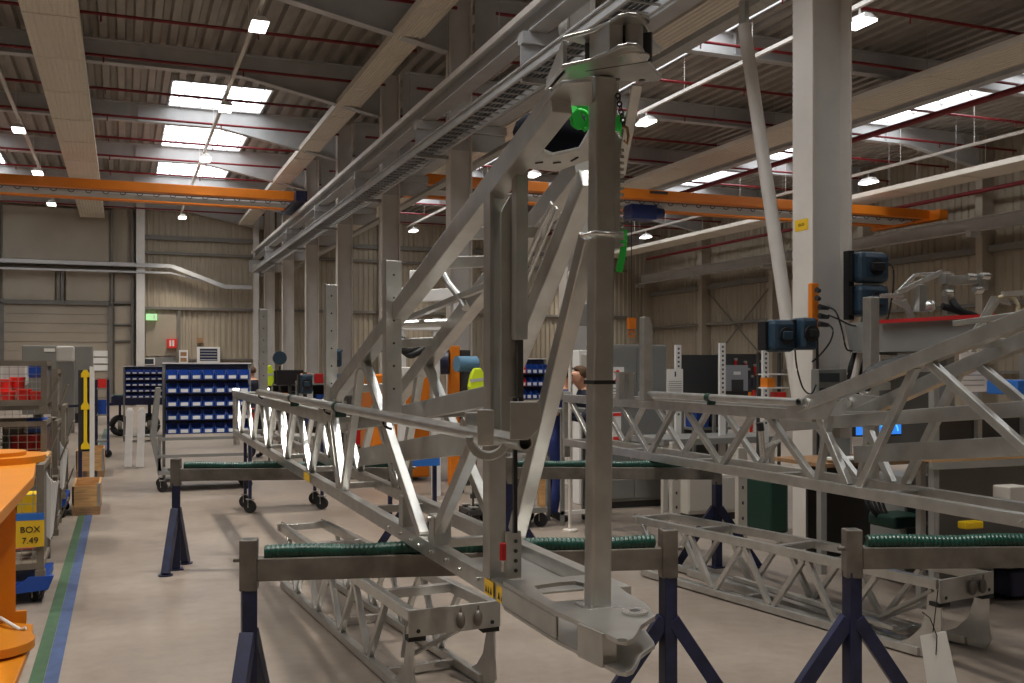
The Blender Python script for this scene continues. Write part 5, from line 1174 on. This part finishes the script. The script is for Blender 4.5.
def person(px, Z, ang, label, cloth, armz, hair=hair_m, lean=.12, h=1.74):
    g = pD(px, 400, Z); g.z = 0; t = thing('person', label, 'person', g)
    t.rotation_euler = (0, 0, ang)      # local +Y is where the person faces
    k = h/1.74
    J = [(V((0, 0, .98)), (.15, .11)), (V((0, .02, 1.12)), (.135, .10)), (V((0, lean*.5, 1.30)), (.165, .115)), (V((0, lean*.8, 1.42)), (.15, .09)), (V((0, lean+.01, 1.50)), .055), (V((0, lean+.05, 1.56)), .062), (V((0, lean+.07, 1.63)), (.078, .092)), (V((0, lean+.06, 1.70)), (.07, .08))]
    ch = [J]
    ch.append([6, (V((0, lean+.165, 1.615)), .014)])                                     # nose
    for s in (-1, 1): ch.append([6, (V((s*.088, lean+.055, 1.62)), .014)])              # ears
    arms = []
    for s in (-1, 1):
        el = V((s*.24, .12+lean, 1.16)); wr = V((s*.14, .38+lean, armz if s > 0 else armz-.06))
        d = (wr-el).normalized(); n0 = sum(len([q for q in c if not isinstance(q, int)]) for c in ch)
        ch.append([3, (V((s*.19, lean*.8, 1.40)), .062), (V((s*.225, lean*.8+.03, 1.28)), .052), (el, .044), (el.lerp(wr, .5), .038), (wr, .028), (wr+d*.06, (.036, .018))])
        palm = n0+5; up = V((0, 0, 1)); sd = d.cross(up).normalized()
        for f in range(4): 
            o_ = sd*(f-1.5)*.019; ln = (.075, .085, .08, .06)[f]
            ch.append([palm, (wr+d*.09+o_, .0095), (wr+d*(.09+ln*.55)+o_-up*.008, .009), (wr+d*(.09+ln)+o_-up*.03, .0075)])
        ch.append([palm-1+0, (wr+d*.03-sd*s*.035, .011), (wr+d*.065-sd*s*.05-up*.01, .009)])
    for s in (-1, 1):
        ch.append([0, (V((s*.09, .0, .88)), .095), (V((s*.10, .03, .50)), .066), (V((s*.105, -.01, .26)), .058), (V((s*.105, -.02, .09)), .045), (V((s*.11, .05, .045)), (.045, .035)), (V((s*.115, .15, .035)), (.04, .028))])
    def pick(c):
        if c.z < .11: return 2
        if c.z > 1.485: return 0
        if c.y > .36+lean and c.z < 1.3 and c.z > .8: return 0
        return 1
    for c in ch: 
        for i_, q in enumerate(c):
            if not isinstance(q, int): c[i_] = (q[0]*k, q[1])
    skinned('body', ch, 0, [skin_m, cloth, gloss_black], pick, t)
    z = V((0, lean+.045, 1.665))*k
    m = MB(); m.ball(z, .098, .95, 1.02, .95, 16, 10)
    m.v = [v if (v.y-z.y) < .03 or v.z > z.z+.03 else V((v.x, z.y+.03, v.z)) for v in m.v]; m.v = [V((v.x, v.y, max(v.z, z.z-.05))) for v in m.v]
    m.v = [v+BASE[t.name] for v in m.v]; m.build('hair', hair, t)
    for s in (-1, 1): e = V((s*.033, lean+.148, 1.645))*k+BASE[t.name]; MB().ball(e, .011).build('eye', gloss_black, t)
    e = V((0, lean+.15, 1.575))*k+BASE[t.name]; MB().box(e-V((.024, .004, .004)), e+V((.024, .004, .004))).build('mouth', red_m, t, .002)
    return t
person(553, 11.3, -math.pi/2-.1, 'person in blue overalls left of the tall post, reaching right', navy_cloth, 1.18)
person(597, 11.3, math.pi/2-.1, 'person in dark clothes mostly hidden by the tall post, facing left', dark_cloth, 1.30, lean=.16)
person(257, 19.0, .6, 'person in black seen from behind beside the wide bin rack', dark_cloth, 1.1)
# table the two people work at
t, xa, xb, y, za, zt = block('workbench', 'narrow bench between the two people', 'workbench', 560, 408, 604, 413, 10.9, .5, grey_cab, None, .004)
for x in (xa+.03, xb-.06): MB().box((x, y+.03, 0), (x+.04, y+.07, za)).build('leg', grey_cab, t); MB().box((x, y+.42, 0), (x+.04, y+.46, za)).build('leg', grey_cab, t)
MB().box((xa+.03, y+.03, .12), (xb-.03, y+.07, .16)).build('foot_rail', white_m, t)
p = pD(570, 513, 10.6); t = thing('thin_pole', 'thin pale pole standing in front of the people', 'pole', (p.x, p.y, 0)); MB().cyl((p.x, p.y, 0), (p.x, p.y, 2.75), .018, 10).build('pole', white_st, t); MB().cyl((p.x, p.y, 0), (p.x, p.y, .02), .08, 14).build('foot', white_st, t); a = pD(571, 302, 10.6); MB().box((p.x, p.y-.02, a.z-.02), (p.x+.18, p.y+.02, a.z+.02)).build('arm', white_m, t)
MB().box((p.x+.07, p.y-.05, a.z-.25), (p.x+.25, p.y+.02, a.z-.02)).build('control_head', grey_cab, t, .01)
# small cart and red clamp near the middle trestle
xa, xb, y, t = trolley(521, 548, 529, 10.6, .5, 'small dark cart with timber on it behind the near strut', .22, grey_cab)
MB().box((xb-.09, y+.02, .22), (xb-.02, y+.09, .72)).build('timber', wood_m, t); MB().box((xa+.02, y+.02, .22), (xa+.12, y+.35, .7)).build('dark_part', dark_m, t); MB().box((xb-.14, y, .72), (xb+.02, y+.4, .76)).build('cap', grey_cab, t)
xa, xb, y, t = trolley(470, 492, 523, 10.6, .4, 'low dark dolly behind the near end of the boom', .14, dark_m)
b = V(((xa+xb)/2-.06, y+.1, .14)); t = thing('bar_clamp', 'red and black bar clamp standing on the low dolly', 'clamp', b); MB().box(b+V((-.01, -.01, 0)), b+V((.01, .01, .70))).build('bar', dark_m, t); MB().cyl(b+V((0, 0, .30)), b+V((0, 0, .62)), .035, 12, .03).build('handle', redpl, t); MB().box(b+V((-.03, -.02, .12)), b+V((.16, .02, .17))).build('jaw', dark_m, t)
# bright galvanised frame in the background
t = thing('galvanised_frame', 'bright galvanised machine frame behind the left arm of the main boom', 'steel frame', pD(425, 400, 13.5)*V((1, 1, 0)) if False else (pD(425, 400, 13.5).x, pD(425, 400, 13.5).y, 0))
def fb(px0, py0, px1, py1, w_, Z=13.5, n='beam', m=white_m): MB().bar(pD(px0, py0, Z), pD(px1, py1, Z), w_, w_).build(n, m, t, .01)
fb(392, 298, 458, 294, .16); fb(404, 325, 458, 325, .15); fb(456, 290, 456, 330, .08); fb(398, 288, 398, 330, .14); fb(410, 276, 422, 276, .14, n='box'); fb(394, 318, 420, 290, .07); fb(428, 300, 428, 278, .07)
fb(436, 318, 436, 410, .09, n='leg'); fb(402, 330, 402, 410, .09, n='leg')
for px in (402, 436): a = pD(px, 410, 13.5); MB().box((a.x-.05, a.y-.05, 0), (a.x+.05, a.y+.05, a.z)).build('leg', white_m, t)
fb(396, 372, 430, 372, .13, n='lower_beam'); MB().torus(pD(412, 345, 13.4), (0, 1, 0), .07, .012, 16, 6).build('hand_wheel', galv_b, t)
for k in range(5): MB().path(smooth([pD(372+5*k, 350-3*k, 13.2), pD(388+5*k, 338+4*k, 13.1), pD(402+4*k, 340+3*k, 13.1), pD(416+3*k, 346, 13.2)]), .05, 8).build('hose', black_m, t)
# orange machine
t, xa, xb, y, za, zt = block('orange_machine', 'orange machine with upright mast behind the main boom', 'machine', 372, 374, 430, 470, 15.0, .8, orange_m, .05, .03)
a = pD(455, 400, 14.6); MB().box((a.x-.09, a.y-.05, 0), (a.x+.06, a.y+.08, pD(455, 346, 14.6).z)).build('mast', orange_m, t, .01)
MB().box((a.x+.08, a.y-.05, 0), (a.x+.22, a.y+.08, pD(455, 350, 14.6).z)).build('side_post', dark_m, t, .01); MB().cyl(pD(441, 362, 14.5), pD(449, 362, 14.5), .18, 20).build('drive', navy_m, t); MB().box(pD(380, 352, 14.8), pD(430, 346, 14.7)).build('boom_tube', dark_m, t)
a = pD(462, 364, 13.8); t = thing('blue_roll', 'pale blue fabric roll hanging above the yellow jacket', 'roll', a); MB().cyl(a-V((.08, 0, 0)), a+V((.22, .05, 0)), .11, 20).build('roll', mat('pale blue fabric', (.12, .25, .38), .7), t); MB().box(a+V((.0, .02, -.02)), a+V((.03, .05, 3.0))).build('strap', dark_m, t) if False else MB().box((a.x, a.y, 0), (a.x+.03, a.y+.04, a.z)).build('stand', dark_m, t)
def jacket(px, py0, py1, wpx, Z, label):
    a = pD(px, py0, Z); b = pD(px, py1, Z); w_ = wpx*Z/1000; t = thing('safety_jacket', label, 'jacket', b)
    MB().prism([(a.x-w_*.2, a.y, a.z), (a.x+w_*.2, a.y, a.z), (a.x+w_*.5, a.y, a.z-.10), (a.x+w_*.55, a.y, b.z+.08), (a.x+w_*.3, a.y, b.z), (a.x-w_*.45, a.y, b.z), (a.x-w_*.55, a.y, b.z+.1), (a.x-w_*.42, a.y, a.z-.10)], (0, .10, 0)).build('cloth', hivis, t, .02)
    z = (a.z+b.z)/2-.02; MB().prism([(a.x-w_*.5, a.y-.004, z), (a.x+w_*.52, a.y-.004, z+.03), (a.x+w_*.52, a.y-.004, z+.07), (a.x-w_*.5, a.y-.004, z+.04)], (0, .01, 0)).build('reflective_band', silver_t, t)
    MB().box((a.x-.015, a.y+.1, 0), (a.x+.015, a.y+.13, a.z)).build('stand_pole', dark_m, t); return t
jacket(478, 368, 394, 17, 13.5, 'bright yellow safety jacket hanging behind the main boom')
jacket(270, 365, 386, 7, 18, 'bright yellow safety vest near the far column')
# racks with small goods along the back
gm = [gloss_black, grey_cab, blue_bin, dark_m, cream_cab, red_m, teal_m, paper, navy_m, orange_m]
def goods_rack(px0, px1, Z, zs, label, nm, dense=4):
    a = pD(px0, 400, Z); b = pY(px1, 400, a.y); t = thing('storage_rack', label, 'rack', ((a.x+b.x)/2, a.y, 0))
    for x in (a.x, b.x): 
        for yy in (a.y, a.y+.45): MB().box((x-.02, yy-.02, 0), (x+.02, yy+.02, zs[-1]+.05)).build('post', grey_cab, t)
    for z in zs: MB().box((a.x, a.y-.02, z-.03), (b.x, a.y+.47, z)).build('shelf', grey_cab, t)
    MB().box((a.x, a.y+.46, .3), (b.x, a.y+.48, zs[-1])).build('back_sheet', dark_m, t)
    n = 0
    for r, z in enumerate(zs):
        x = a.x+.05; c = 0
        while x < b.x-.2:
            w_ = random.uniform(.12, .30); h_ = random.uniform(.12, .30); m = random.choice(gm); nmm = m.name.split()[0]
            if x+w_ > b.x-.03: break
            o = MB().box((x, a.y+.02, z), (x+w_, a.y+.3, z+h_)); 
            o = o.build('goods_box', m, None, .012); tag(o, '%s box, %s on the %s shelf of %s' % ({'black': 'black', 'grey': 'grey', 'blue': 'blue', 'dark': 'dark', 'light': 'pale', 'red': 'red', 'green': 'green', 'white': 'white', 'navy': 'navy', 'crane': 'orange'}[nmm], ORD[min(c, 7)], ['lowest', 'second', 'third', 'top'][r], nm), 'box', 'boxes on '+nm)
            x += w_+random.uniform(.02, .1); c += 1
goods_rack(272, 300, 22, (.5, .95, 1.35), 'rack of mixed goods between the two farthest stakes', 'the far left rack')
goods_rack(300, 345, 20, (.55, 1.0, 1.4), 'rack of mixed goods behind the second stake', 'the rack behind the second stake')
goods_rack(345, 395, 17, (.4, .8, 1.1), 'low rack of mixed goods left of the orange machine', 'the rack beside the orange machine')
goods_rack(515, 556, 17.6, (.25, .62), 'low rack below the red and blue bins', 'the low rack under the bins')
for (px, py, Z, w_, h_, lab) in ((334, 358, 14.5, 14, 18, 'dark blue reel high on the far stand behind the second stake'), (336, 384, 14.5, 14, 20, 'lower dark blue reel on the far stand behind the second stake'), (306, 384, 17, 12, 20, 'dark reel beside the fourth column')):
    t = reel(px, py, Z, w_, h_, lab, True); t['group'] = 'dark reels far behind'; c = pD(px, py, Z); MB().box((c.x-.03, c.y+.08, 0), (c.x+.03, c.y+.14, c.z+.2)).build('stand_post', dark_m, t)
a = pD(290, 378, 21); t = thing('monitor', 'small black monitor among the far racks', 'monitor', a-V((0, 0, .1))); MB().box(a-V((.28, .02, .15)), a+V((.28, .03, .17))).build('case', gloss_black, t, .01); MB().box((a.x-.03, a.y, 0), (a.x+.03, a.y+.03, a.z-.1)).build('stand', dark_m, t)
a = pD(280, 358, 22); t = thing('blue_fan', 'pale blue round fan above the far rack', 'fan', a); MB().cyl(a, a+V((.0, .12, 0)), .15, 20).build('guard', blue_reel, t); MB().box((a.x-.02, a.y+.05, 0), (a.x+.02, a.y+.09, a.z-.18)).build('pole', dark_m, t)
# more galvanised parts standing further back between booms
goods_rack(694, 745, 12.9, (.95,), 'grey bench rack below the pegboards', 'the bench below the pegboards')
